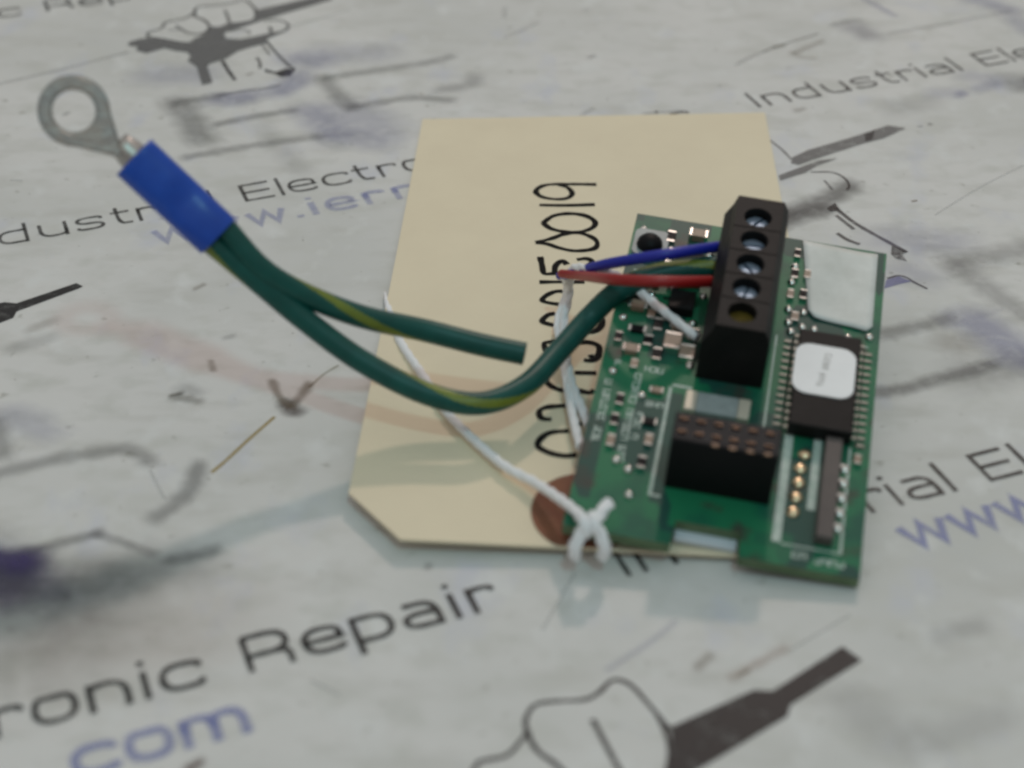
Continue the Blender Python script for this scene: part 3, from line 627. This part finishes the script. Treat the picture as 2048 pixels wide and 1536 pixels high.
LET_K = (.03, .029, .028)
for key, shift, alpha, wid in (('A', 0, .74, .60), ('B', 0, .80, .60), ('C', 0, .86, .66), ('D', 0, .95, .72), ('E', 0, .75, .62)):
    k = Ink()
    items = TXT
    if key == 'C':
        items = [(c, o - (3.0 if o < -30 else 0)) for c, o in TXT]
    letters(k, items, LINES[key][0], LET_K, alpha, wid)
    k.build("printed_lettering", M['ink'], worktop)
def run(word, gap):
    out, x = [], 0.0
    for ch in word:
        out.append((ch, x))
        x += GL[ch][0] + gap
    return out
URLC = (.25, .28, .56)
for key, word, gap, al in (('A', "www.iern", 1.7, .40), ('C', "www.", 1.0, .66), ('D', "com", .9, .64), ('E', "com", .9, .5)):
    k = Ink()
    letters(k, run(word, gap), URL[key], URLC, al, 1.5, 0.98, ((-.5, 0), (-.22, .9), (.22, .9), (.5, 0)))
    k.build("printed_lettering", M['ink'], worktop)

# ------------------------------------------------------------------ manila tag
TG = [Vector(t) for t in TAG]
ZT, ZL, ZR = ZS
def tag_point(s, t, lift=0.0):
    p = (TG[0] * (1 - s) + TG[1] * s) * (1 - t) + (TG[3] * (1 - s) + TG[2] * s) * t
    k = max(t, 0) ** 1.6
    z = ZT * (1 - k) + k * (ZL * (1 - s) + ZR * s)
    return Vector((p.x, p.y, z + lift)) * MM
CH_T, CH_S = CHAMFER[0][1], CHAMFER[1][0]
def s_range(t):
    if t <= CH_T:
        return 0.0, 1.0
    d = CH_S * (t - CH_T) / (1 - CH_T)
    return d, 1 - d
tag_root = bpy.data.objects.new("paper_tag", None)
COL.objects.link(tag_root)
tag_root.empty_display_size = 0.01
tag(tag_root, "cream manila tag with handwritten number and clipped corners lying under the circuit board", "tag")
bm = bmesh.new()
ts = [i / 40 * CH_T for i in range(41)] + [CH_T + (1 - CH_T) * i / 8 for i in range(1, 9)]
rows = []
for lift in (0.0, -0.34):
    rr = []
    for t in ts:
        a, b = s_range(t)
        rr.append([bm.verts.new(tag_point(a + (b - a) * j / 24, t, lift)) for j in range(25)])
    rows.append(rr)
for li, rr in enumerate(rows):
    for i in range(len(ts) - 1):
        for j in range(24):
            q = (rr[i][j], rr[i][j + 1], rr[i + 1][j + 1], rr[i + 1][j])
            f = bm.faces.new(q if li else q[::-1])
            f.smooth = False
per = [(0, j) for j in range(25)] + [(i, 24) for i in range(1, len(ts))] + [(len(ts) - 1, j) for j in range(23, -1, -1)] + [(i, 0) for i in range(len(ts) - 2, 0, -1)]
for (a, b), (c, d) in zip(per, per[1:] + per[:1]):
    bm.faces.new((rows[0][a][b], rows[0][c][d], rows[1][c][d], rows[1][a][b]))
from_bm("card", bm, M['card'], tag_root)
# brown reinforcement round the string hole, ending at the front edge of the card
bm = bmesh.new()
outl = []
for k in range(48):
    a = 2 * math.pi * k / 48
    s_ = HOLE[0] - 0.004 + 6.5 / 60.5 * math.cos(a)
    t_ = 0.942 + 7.6 / 117 * math.sin(a)
    outl.append((s_, min(t_, 0.9985)))
up = [bm.verts.new(tag_point(s_, t_, 0.16)) for s_, t_ in outl]
dn = [bm.verts.new(tag_point(s_, t_, 0.01)) for s_, t_ in outl]
cu = bm.verts.new(tag_point(HOLE[0], 0.942, 0.16))
for k in range(48):
    j = (k + 1) % 48
    bm.faces.new((up[k], up[j], cu))
    if (up[k].co - up[j].co).length > 1e-9:
        bm.faces.new((up[k], dn[k], dn[j], up[j]))
from_bm("reinforcement_patch", bm, M['patch'], tag_root)["label"] = "brown paper patch round the tag's string hole"
# handwriting
bm = bmesh.new()
for hi, st in enumerate(HAND):
    P = [tag_point(s, t, 0.04 + 0.004 * hi) for s, t in st]
    P = catmull(P, 6) if len(P) > 2 else P
    L, Rr = [], []
    for i, p in enumerate(P):
        d = (P[min(i + 1, len(P) - 1)] - P[max(i - 1, 0)]).normalized()
        nrm = Vector((-d.y, d.x, 0)).normalized()
        wv = 0.50 + 0.16 * mnoise.noise(p * 700)
        L.append(bm.verts.new(p + nrm * wv * MM * .92))
        Rr.append(bm.verts.new(p - nrm * wv * MM * .92))
    for i in range(len(P) - 1):
        bm.faces.new((L[i], Rr[i], Rr[i + 1], L[i + 1]))
from_bm("handwritten_number", bm, M['pen'], tag_root)

# ------------------------------------------------------------------ circuit board
board = bpy.data.objects.new("circuit_board", None)
COL.objects.link(board)
board.empty_display_size = 0.01
_b = Matrix(BOARD['R']).to_4x4()
_b.translation = Vector(BOARD['o']) * MM
board.matrix_world = _b
tag(board, "small green circuit board with terminal block, socket, chip and white label on the tag", "circuit board")
HW, HL = BOARD['w'] / 2, BOARD['l'] / 2
outline = [(-HW, -HL), (-4.7, -HL), (-4.5, -25.4), (3.2, -25.4), (3.4, -HL), (HW, -HL), (HW, HL), (-HW, HL)]
from_bm("substrate", prism_bm(outline, -1.6, 0, side_mat=1), [M['mask'], M['fr4']], board)

def part(name, bm, m, parent=board, smooth=False):
    return from_bm(name, bm, m, parent, smooth)

# terminal block
prof = [(-5.4, 0.05), (-5.4, 6.4), (-4.4, 8.4), (-3.9, 10.0), (2.3, 10.0), (3.0, 8.6), (3.2, 7.0), (3.2, 0.05)]
bm = bmesh.new()
Y0_, Y1_ = -1.2, 24.4
a = [bm.verts.new((x * MM, Y0_ * MM, z * MM)) for x, z in prof]
b = [bm.verts.new((x * MM, Y1_ * MM, z * MM)) for x, z in prof]
for k in range(len(prof)):
    j = (k + 1) % len(prof)
    bm.faces.new((a[k], a[j], b[j], b[k]))
bm.faces.new(a[::-1])
bm.faces.new(b)
bmesh.ops.recalc_face_normals(bm, faces=bm.faces)
tb = part("terminal_block", bm, M['dark'])
tb["label"] = "tall dark screw terminal block"
SCY = [1.7, 6.4, 11.1, 15.8, 20.5]
cut = bmesh.new()
for y in SCY:
    cyl_bm(-0.9, y, 7.2, 12, 1.85, 22, cut)
boolean_cut(tb, cut)
cut = bmesh.new()
for y in SCY:
    box_bm(-7, -3.2, y - 1.65, y + 1.65, 2.0, 5.6, bm=cut)
boolean_cut(tb, cut)
cut = bmesh.new()
for y in SCY[:-1]:
    box_bm(-6, 4, y + 2.25, y + 2.45, 9.6, 11, bm=cut)
boolean_cut(tb, cut)
for i, y in enumerate(SCY):
    if i == 0:
        bm = cyl_bm(-0.9, y, 7.25, 8.5, 1.7, 20)
        part("clamp_nut", bm, M['clamp'], tb)
        continue
    bm = cyl_bm(-0.9, y, 7.25, 8.9, 1.62, 22)
    bmesh.ops.bevel(bm, geom=[e for e in bm.edges if all(v.co.z > 8.8 * MM for v in e.verts)], offset=0.25 * MM, segments=2, affect='EDGES')
    sc = part("screw", bm, M['steel'], tb)
    an = 0.5 + i * 0.9
    cb = box_bm(-3, 3, -0.22, 0.22, 8.4, 9.4)
    bmesh.ops.rotate(cb, verts=cb.verts, cent=(0, 0, 0), matrix=Matrix.Rotation(an, 3, 'Z'))
    bmesh.ops.translate(cb, verts=cb.verts, vec=(-0.9 * MM, y * MM, 0))
    boolean_cut(sc, cb)

# two-row socket
sk = part("socket_header", box_bm(-6.7, 6.1, -20.5, -15.8, 0.05, 8.6, 0.15), M['black'])
sk["label"] = "black two-row socket header"
cap = part("socket_face", box_bm(-6.5, 5.9, -20.3, -16.0, 8.605, 8.80, 0.0), M['face'], sk)
cut = bmesh.new()
holes = [(-5.6 + 2.06 * i, y) for i in range(6) for y in (-17.15, -19.2)]
for x, y in holes:
    box_bm(x - 0.5, x + 0.5, y - 0.42, y + 0.42, 8.0, 9.5, bm=cut)
boolean_cut(cap, cut)
cut = bmesh.new()
for x, y in holes:
    box_bm(x - 0.48, x + 0.48, y - 0.40, y + 0.40, 4.5, 9.5, bm=cut)
boolean_cut(sk, cut)
for i, (x, y) in enumerate(holes):
    part("contact", box_bm(x - 0.47, x + 0.47, y + 0.26, y + 0.39, 5.0, 8.75), M['brass'], sk)
for x in [-5.6 + 2.06 * i for i in range(2, 6)]:
    part("contact_edge", box_bm(x - 0.38, x + 0.38, -20.42, -20.31, 8.3, 8.86), M['brass'], sk)

# large pale component behind the socket
cp = part("pale_component", box_bm(-4.6, 0.6, -8.4, -5.0, 0.05, 1.5, 0.15), M['palegrey'])
part("terminal", box_bm(-6.1, -4.62, -8.4, -5.0, 0.05, 1.55, 0.15), M['cream'], cp)
part("terminal", box_bm(0.62, 2.1, -8.4, -5.0, 0.05, 1.55, 0.15), M['cream'], cp)

# microchip with round-cornered sticker
ch = part("microchip", box_bm(7.0, 15.0, -8.6, 8.6, 0.35, 2.5, 0.18), M['chip'])
ch["label"] = "black chip carrying a rounded white sticker"
pinme = None
for side in (-1, 1):
    for i in range(14):
        if pinme is None:
            bm = bmesh.new()
            pf = [(0, 1.45), (0.55, 1.45), (0.85, 0.20), (1.75, 0.20), (1.75, 0.03), (0.72, 0.03), (0.45, 1.25), (0, 1.25)]
            A = [bm.verts.new((x * MM, -0.22 * MM, z * MM)) for x, z in pf]
            B = [bm.verts.new((x * MM, 0.22 * MM, z * MM)) for x, z in pf]
            for k in range(len(pf)):
                j = (k + 1) % len(pf)
                bm.faces.new((A[k], A[j], B[j], B[k]))
            bm.faces.new(A[::-1])
            bm.faces.new(B)
            o = part("pin", bm, M['dull'], ch)
            pinme = o.data
        else:
            o = bpy.data.objects.new("pin", pinme)
            COL.objects.link(o)
            o.parent = ch
        o.location = ((15.0 if side > 0 else 7.0) * MM, (-8.25 + 1.27 * i) * MM, 0)
        o.rotation_euler = (0, 0, 0 if side > 0 else math.pi)
bm = prism_bm(rounded(6.75, 14.55, -3.1, 5.9, 1.9), 2.52, 2.66)
# two short lines of tiny worn print, running down the sticker
for gx, gy0, n in ((10.95, 4.2, 5), (10.45, 0.5, 4)):
    for i in range(n):
        y = gy0 - 0.62 * i
        x = gx - 0.07 * i
        for (a0, b0, a1, b1) in random.sample([(-.35, 0, .35, 0), (-.35, .22, .35, .22), (-.35, -.12, -.35, .25), (.35, -.12, .35, .25), (0, -.1, 0, .25)], 3):
            x0, x1 = sorted((x + a0, x + a1))
            y0, y1 = sorted((y + b0, y + b1))
            nf = len(bm.faces)
            box_bm(x0 - .06, x1 + .06, y0 - .06, y1 + .06, 2.664, 2.67, bm=bm)
            bm.faces.ensure_lookup_table()
            for f in bm.faces[nf:]:
                f.material_index = 1
part("sticker", bm, [M['sticker'], M['grey']], ch)

# slim resistor network and the five solder pads beside it
part("resistor_network", box_bm(11.9, 14.0, -25.2, -8.9, 0.05, 1.7, 0.2), M['sip'])["label"] = "slim brown-grey bar component"
for x, y in [(9.64, -11.2), (9.3, -13.65), (9.3, -16.0), (9.2, -18.4), (9.05, -20.8)]:
    part("solder_pad", dome_bm(x, y, 0.01, 0.85, 0.45), M['gold'])
for x, y in [(13.9, -12.4), (13.9, -14.8), (13.85, -17.2), (13.8, -19.6), (13.7, -22.0)]:
    part("solder_joint", dome_bm(x + 0.75, y, 0.01, 0.75, 0.4), M['tinb'])
    part("lead", box_bm(x - 0.1, x + 0.75, y - 0.25, y + 0.25, 0.12, 0.5), M['tinb'])

# silkscreen outlines
def silk(x0, x1, y0, y1, nm="silkscreen_line"):
    part(nm, box_bm(x0, x1, y0, y1, 0.002, 0.03), M['silk'])
silk(6.95, 8.0, -25.8, -7.4)
silk(10.6, 11.6, -20.0, -7.4)
silk(14.95, 15.25, -26.0, -8.8)
silk(8.0, 14.95, -26.05, -25.85)
silk(-8.4, -8.0, -22.2, -3.6)
silk(-8.0, -6.9, -22.25, -21.95)
silk(-8.0, -5.5, -3.4, -3.0)
silk(4.05, 4.3, -9.6, 9.2)
silk(8.2, 16.2, 9.6, 9.85)

# tiny silkscreen text: rows of worn marks
def silk_text(x, y, n, step, vertical, size=0.8):
    bm = bmesh.new()
    for i in range(n):
        if random.random() < 0.12:
            continue
        cx, cy = (x + random.uniform(-.05, .05), y - i * step) if vertical else (x + i * step, y)
        segs = [(-.5, -.5, .5, -.5), (-.5, .5, .5, .5), (-.5, -.5, -.5, .5), (.5, -.5, .5, .5), (-.5, 0, .5, 0)]
        for a0, b0, a1, b1 in random.sample(segs, 3):
            sx_, sy_ = size * .8, step * .72
            if vertical:
                p0, p1 = (cx + a0 * sx_, cy + b0 * sy_), (cx + a1 * sx_, cy + b1 * sy_)
            else:
                p0, p1 = (cx + a0 * sy_, cy + b0 * sx_), (cx + a1 * sy_, cy + b1 * sx_)
            xs, ys = sorted((p0[0], p1[0])), sorted((p0[1], p1[1]))
            h = 0.02 + random.random() * 0.02
            box_bm(xs[0] - .09, xs[1] + .09, ys[0] - .09, ys[1] + .09, 0.002, h, bm=bm)
    part("silkscreen_text", bm, M['silk'])
silk_text(-16.1, -4.6, 13, .92, True, 1.0)
silk_text(-12.6, -2.6, 17, .92, True, .95)
silk_text(-11.4, -9.4, 5, .95, True, .8)
silk_text(-16.4, -.9, 3, .9, False, 1.0)
silk_text(-11.6, -1.1, 5, .85, False, 1.0)
silk_text(-10.6, -7.2, 3, .8, False, .9)
silk_text(9.0, -27.3, 3, .9, False, 1.0)
silk_text(12.6, -27.6, 4, .9, False, 1.0)
silk_text(-15.8, 18.0, 5, .9, True, .9)

# small parts
def chip_part(name, x, y, w, l, h, m, along_x=True, label=None):
    """body with a tinned terminal at either end"""
    e = 0.28
    if along_x:
        bd = part(name, box_bm(x - w * (.5 - e * .6), x + w * (.5 - e * .6), y - l / 2, y + l / 2, 0.03, h, 0.06), m)
        part("terminal", box_bm(x - w / 2, x - w * (.5 - e * .6) - .004, y - l / 2, y + l / 2, 0.03, h * 1.03, 0.08), M['tinb'], bd)
        part("terminal", box_bm(x + w * (.5 - e * .6) + .004, x + w / 2, y - l / 2, y + l / 2, 0.03, h * 1.03, 0.08), M['tinb'], bd)
    else:
        bd = part(name, box_bm(x - w / 2, x + w / 2, y - l * (.5 - e * .6), y + l * (.5 - e * .6), 0.03, h, 0.06), m)
        part("terminal", box_bm(x - w / 2, x + w / 2, y - l / 2, y - l * (.5 - e * .6) - .004, 0.03, h * 1.03, 0.08), M['tinb'], bd)
        part("terminal", box_bm(x - w / 2, x + w / 2, y + l * (.5 - e * .6) + .004, y + l / 2, 0.03, h * 1.03, 0.08), M['tinb'], bd)
    return bd
chip_part("capacitor", -14.6, 9.9, 2.6, 1.4, 0.9, M['ceramic'])
chip_part("capacitor", -14.2, 1.5, 2.3, 1.4, 0.9, M['ceramic'])
chip_part("capacitor", -9.1, 3.7, 2.2, 3.0, 1.3, M['ceramic'], False)
chip_part("capacitor", -7.0, 2.2, 1.9, 2.6, 1.2, M['ceramic'], False)
chip_part("capacitor", -8.5, 25.9, 2.6, 1.6, 1.1, M['ceramic'])
chip_part("resistor", -11.4, 7.0, 1.2, 2.4, 0.6, M['black'], False)
chip_part("resistor", -14.0, 5.6, 2.4, 1.2, 0.5, M['black'])
chip_part("resistor", -10.8, 1.6, 1.2, 2.2, 0.5, M['black'], False)
chip_part("resistor", -12.2, 25.0, 1.2, 2.3, 0.5, M['black'], False)
chip_part("resistor", -12.3, 3.8, 1.2, 2.0, 0.5, M['black'], False)
chip_part("resistor", 5.4, 21.5, 1.0, 1.9, 0.5, M['black'], False)
chip_part("resistor", 6.9, 17.6, 1.0, 1.9, 0.5, M['black'], False)
chip_part("resistor", 6.2, 13.0, 1.0, 1.7, 0.5, M['ceramic'], False)
chip_part("resistor", -10.0, -10.5, 2.0, 1.1, 0.5, M['black'])
chip_part("resistor", -9.9, -17.5, 1.1, 2.0, 0.5, M['black'], False)
for x, y, w_, l_, h_, m_, ax_ in ((-12.9, 15.6, 1.0, 1.9, .5, 'black', False), (-15.6, 15.8, 1.9, 1.0, .5, 'ceramic', True), (-12.6, 8.9, 1.0, 1.8, .5, 'ceramic', False),
                                (-16.2, 3.6, 1.0, 1.8, .5, 'black', False), (-9.0, 7.3, 1.8, 1.0, .6, 'ceramic', True), (-6.4, 6.4, 1.0, 1.8, .6, 'black', False),
                                (-13.4, -.9, 1.0, 1.6, .5, 'ceramic', False), (-9.9, -4.9, 1.8, 1.0, .5, 'ceramic', True), (-9.6, -13.6, 1.0, 1.9, .5, 'ceramic', False),
                                (-14.2, -7.6, 1.0, 2.0, .5, 'black', False), (-14.3, -11.2, 1.0, 2.0, .5, 'black', False), (-14.2, -14.8, 1.0, 2.0, .5, 'ceramic', False),
                                (5.2, 17.3, .9, 1.7, .5, 'ceramic', False), (7.1, 21.8, .9, 1.7, .5, 'ceramic', False), (5.4, 25.8, .9, 1.7, .5, 'black', False), (16.1, -10.8, .9, 1.6, .5, 'ceramic', False)):
    chip_part("resistor" if m_ == 'black' else "capacitor", x, y, w_, l_, h_, M[m_], ax_)
tr1 = part("transistor", box_bm(-11.4, -7.0, 16.6, 20.6, 0.1, 1.9, 0.15), M['black'])
for y in (17.3, 18.6, 19.9):
    part("lead", box_bm(-12.3, -11.42, y - .25, y + .25, 0.03, 0.3), M['tinb'], tr1)
tr2 = part("transistor", box_bm(-10.6, -7.2, 9.6, 13.2, 0.1, 1.6, 0.15), M['chip'])
for y in (10.4, 12.4):
    part("lead", box_bm(-11.5, -10.62, y - .25, y + .25, 0.03, 0.3), M['tinb'], tr2)
ind = part("inductor", prism_bm(rounded(-17.2, -12.4, 20.2, 25.6, 1.0), 0.03, 0.5), M['palegrey'])
part("core", dome_bm(-14.9, 22.4, 0.51, 1.85, 1.5, 18), M['black'], ind)
part("terminal", box_bm(-12.2, -11.1, 21.0, 22.7, 0.03, 0.5, 0.1), M['tinb'], ind)
for x, y in [(5.11, 19.9), (5.2, 14.4), (7.25, 14.3), (5.4, 11.9), (7.3, 11.4), (5.3, 23.3), (-11.35, -18.8), (-10.6, -22.8), (-6.3, .7), (-6.5, 22.6), (-6.3, 14.2), (16.2, 11.7), (-16.2, 7.6), (-16.3, 12.0), (-13.2, 12.9), (-10.3, 14.6), (-7.0, 8.6), (-15.9, -2.6), (-11.6, -6.0), (-16.2, 25.9), (-10.3, 21.8), (-13.0, -17.6), (8.9, 11.3), (13.4, 10.9), (5.9, 10.2)]:
    part("solder_joint", dome_bm(x, y, 0.01, 0.62, 0.5), M['tinb'])

# white paper label at the back corner
bm = bmesh.new()
gx, gy = 10, 14
cor = [(5.9, 28.7), (16.4, 28.6), (16.5, 12.5), (7.9, 13.6)]
def lab(u, w):
    x = (cor[0][0] * (1 - u) + cor[1][0] * u) * (1 - w) + (cor[3][0] * (1 - u) + cor[2][0] * u) * w
    y = (cor[0][1] * (1 - u) + cor[1][1] * u) * (1 - w) + (cor[3][1] * (1 - u) + cor[2][1] * u) * w
    z = 0.12 + 0.75 * max(0, 0.5 - u) ** 1.5 + 0.55 * max(0, w - 0.6) ** 1.5 + 0.12 * math.sin(u * 5 + w * 4) * u * (1 - u) * 4
    return x, y, z
def lab_rounded(i, j):
    u, w = i / gx, j / gy
    # pull the two front corners in for a rounded outline
    if j == gy and i in (0, gx):
        w -= 0.03
        u += 0.05 if i == 0 else -0.05
    return u, w
G0 = [[bm.verts.new(Vector(lab(*lab_rounded(i, j))) * MM) for i in range(gx + 1)] for j in range(gy + 1)]
G1 = [[bm.verts.new((Vector(lab(*lab_rounded(i, j))) - Vector((0, 0, .1))) * MM) for i in range(gx + 1)] for j in range(gy + 1)]
for j in range(gy):
    for i in range(gx):
        bm.faces.new((G0[j][i], G0[j + 1][i], G0[j + 1][i + 1], G0[j][i + 1])).smooth = True
        bm.faces.new((G1[j][i], G1[j][i + 1], G1[j + 1][i + 1], G1[j + 1][i]))
per = [(0, i) for i in range(gx + 1)] + [(j, gx) for j in range(1, gy + 1)] + [(gy, i) for i in range(gx - 1, -1, -1)] + [(j, 0) for j in range(gy - 1, 0, -1)]
for (a0, b0), (c0, d0) in zip(per, per[1:] + per[:1]):
    bm.faces.new((G0[a0][b0], G0[c0][d0], G1[c0][d0], G1[a0][b0]))
part("paper_label", bm, M['paper'])["label"] = "blank white paper label covering the back corner of the board"

# parts under the board: they carry its raised back and show in the front notch
part("underside_connector", box_bm(-10, 12, 20.5, 26.5, -10.2, -1.62, 0.3), M['black'])
part("edge_connector", box_bm(-4.4, 3.1, -26.7, -24.0, -2.5, -1.62, 0.15), M['ivory'])["label"] = "white plastic edge showing in the board's front notch"

# ------------------------------------------------------------------ wires
def path(key, n=10):
    return catmull([v3(p) for p in WIRES[key]], n)

lead = bpy.data.objects.new("ground_lead", None)
COL.objects.link(lead)
lead.empty_display_size = 0.01
tag(lead, "ring terminal with blue sleeve crimped on two green and yellow earth wires", "cable")
P0, P1, P2 = [v3(p) for p in WIRES['lug']]
ax = (P1 - P0).normalized()
to_cam = (cam.matrix_world.translation - P1).normalized()
nz = (to_cam - ax * to_cam.dot(ax)).normalized()
lat = nz.cross(ax)
SD = -1
def wire_path(key, side):
    pts = [v3(p) for p in WIRES[key]][2:]
    head = [P0 + (ax * 5 + lat * side * 1.3) * MM, P0 + (ax * 0.5 + lat * side * 1.3) * MM]
    return catmull(head + pts, 26)
up_p, lo_p = wire_path('upper', SD), wire_path('lower', -SD)
from_bm("wire", tube_bm(up_p, 1.5 * MM, 60, stripe=(0.56, 0.78, 26.0), rfun=lambda t: 0.9 if t < 0.1 else min(1, 0.9 + (t - .1) * 2)), [M['green'], M['yellow']], lead)["label"] = "short green wire with a cut free end"
from_bm("wire", tube_bm(lo_p, 1.5 * MM, 60, stripe=(0.46, 0.78, 22.0), rfun=lambda t: 0.9 if t < 0.1 else min(1, 0.9 + (t - .1) * 2)), [M['green'], M['yellow']], lead)["label"] = "green wire looping into the terminal block"

end_d = (up_p[-1] - up_p[-2]).normalized()
from_bm("copper_core", tube_bm([up_p[-1] - end_d * 0.5 * MM, up_p[-1] + end_d * 0.02 * MM, up_p[-1] + end_d * 0.04 * MM], 0.75 * MM, 16), M['copper'], lead)
LS = (P1 - P0).length / MM
def lugp(x, y, z, org=P0):
    return org + (ax * x + lat * y + nz * z) * MM
bm = bmesh.new()
seg = 32
secs = [(0, 1.0), (0.6, 1.03), (2.5, 1.0), (4.0, 0.96), (5.2, 0.80), (6.6, 0.78), (7.8, 0.95), (LS - 4.5, 1.0), (LS - 2.6, 0.95), (LS - 0.5, 1.0), (LS, 1.0)]
def sect(x, k, sc=1.0):
    out = []
    for i in range(seg):
        a = 2 * math.pi * i / seg
        c_, s_ = math.cos(a), math.sin(a)
        e = 0.72
        y = 3.05 * sc * math.copysign(abs(c_) ** e, c_)
        z = 2.35 * sc * k * math.copysign(abs(s_) ** e, s_)
        out.append(bm.verts.new(lugp(x, y, z)))
    return out
R0 = [sect(x, k) for x, k in secs]
R1 = [sect(x, 1.0, 0.68) for x in (LS, LS - 4, 4, 0)]
allr = R0 + R1
for i in range(len(allr) - 1):
    for k in range(seg):
        f = bm.faces.new((allr[i][k], allr[i][(k + 1) % seg], allr[i + 1][(k + 1) % seg], allr[i + 1][k]))
        f.smooth = True
        f.material_index = 1 if i >= len(R0) else 0
from_bm("crimp_sleeve", bm, [M['sleeve'], M['sleevein']], lead)["label"] = "blue nylon crimp sleeve"
# flat ring with neck; star-shaped outline about the hole centre
DR = (P2 - P0).length / MM
def ring_r(th):
    """outer radius; th=0 points back along the neck to the sleeve"""
    c_, s_ = math.cos(th), math.sin(th)
    best = 4.3
    x0, h0, x1, h1 = 1.7, 3.85, 5.9, 1.35
    if c_ > 0:
        m = (h1 - h0) / (x1 - x0)
        den = abs(s_) - m * c_
        if den > 1e-6:
            r = (h0 - m * x0) / den
            r = min(r, 9.6 / max(c_, 1e-6))
            if r * c_ >= x0:
                best = max(best, r)
    return best
bm = bmesh.new()
N = 96
lay = []
for (zz, sh) in ((0.5, 0.15), (-0.5, 0.15)):
    lay.append(([bm.verts.new(P2 + (-ax * math.cos(t) * ring_r(t) + lat * math.sin(t) * ring_r(t) + nz * zz) * MM) for t in [2 * math.pi * k / N for k in range(N)]],
                [bm.verts.new(P2 + (-ax * math.cos(t) * 2.5 + lat * math.sin(t) * 2.5 + nz * zz) * MM) for t in [2 * math.pi * k / N for k in range(N)]]))
(o0, i0), (o1, i1) = lay
for k in range(N):
    j = (k + 1) % N
    bm.faces.new((o0[k], o0[j], i0[j], i0[k]))
    bm.faces.new((o1[k], i1[k], i1[j], o1[j]))
    bm.faces.new((o0[k], o1[k], o1[j], o0[j]))
    bm.faces.new((i0[k], i0[j], i1[j], i1[k]))
bmesh.ops.recalc_face_normals(bm, faces=bm.faces)
bmesh.ops.bevel(bm, geom=[e for e in bm.edges if e.calc_face_angle(0) > 1.0], offset=0.36 * MM, segments=3, affect='EDGES')
ring = from_bm("ring", bm, M['tin'], lead)
ring["label"] = "flat tinned ring of the terminal"
bar = [P1 - ax * 5 * MM + nz * 0.1 * MM, P1 + ax * 0.6 * MM, P1 + ax * 1.6 * MM, P1 + ax * 2.6 * MM]
from_bm("barrel", tube_bm(bar, 1.85 * MM, 24, rfun=lambda t: 1.0 if t < .4 else (1.0 - 0.25 * (t - .4) / .6)), M['tin'], lead)

bl = from_bm("blue_wire", tube_bm(path('blue'), 0.78 * MM, 14, rfun=lambda t: 0.75 + 0.25 * min(1, t * 2.5)), M['blue'])
tag(bl, "thin blue wire running into the terminal block above the red one", "wire", "thin wires in the terminal block")
rd = from_bm("red_wire", tube_bm(path('red'), 0.78 * MM, 14, rfun=lambda t: 0.75 + 0.25 * min(1, t * 2.5)), M['red'])
tag(rd, "thin red wire running into the terminal block", "wire", "thin wires in the terminal block")

# ------------------------------------------------------------------ white string
string = bpy.data.objects.new("cotton_string", None)
COL.objects.link(string)
string.empty_display_size = 0.01
tag(string, "white cotton string knotted at the tag's front edge and looped round the wires", "string")
for key in STRING:
    P = catmull([v3(p) for p in STRING[key]], 12)
    rad = 0.74 if key in ('tail', 'leg1', 'leg2') else 0.60
    fray = (lambda t: 1.0 if t < .86 else 1.0 - .75 * (t - .86) / .14) if key == 'main' else None
    from_bm("strand", tube_bm(P, rad * MM, 18, lobes=3, lobe_twist=900.0, rfun=fray), M['twine'], string)
kn = v3(STRING['leg1'][0])
wrap = []
for k in range(41):
    a = 2 * math.pi * 1.7 * k / 40
    wrap.append(kn + Vector(((k / 40 - 0.5) * 2.2, -0.2 + 1.0 * math.cos(a), 0.1 + 1.0 * math.sin(a))) * MM)
from_bm("knot", tube_bm(wrap, 0.62 * MM, 16, lobes=3, lobe_twist=900.0), M['twine'], string)
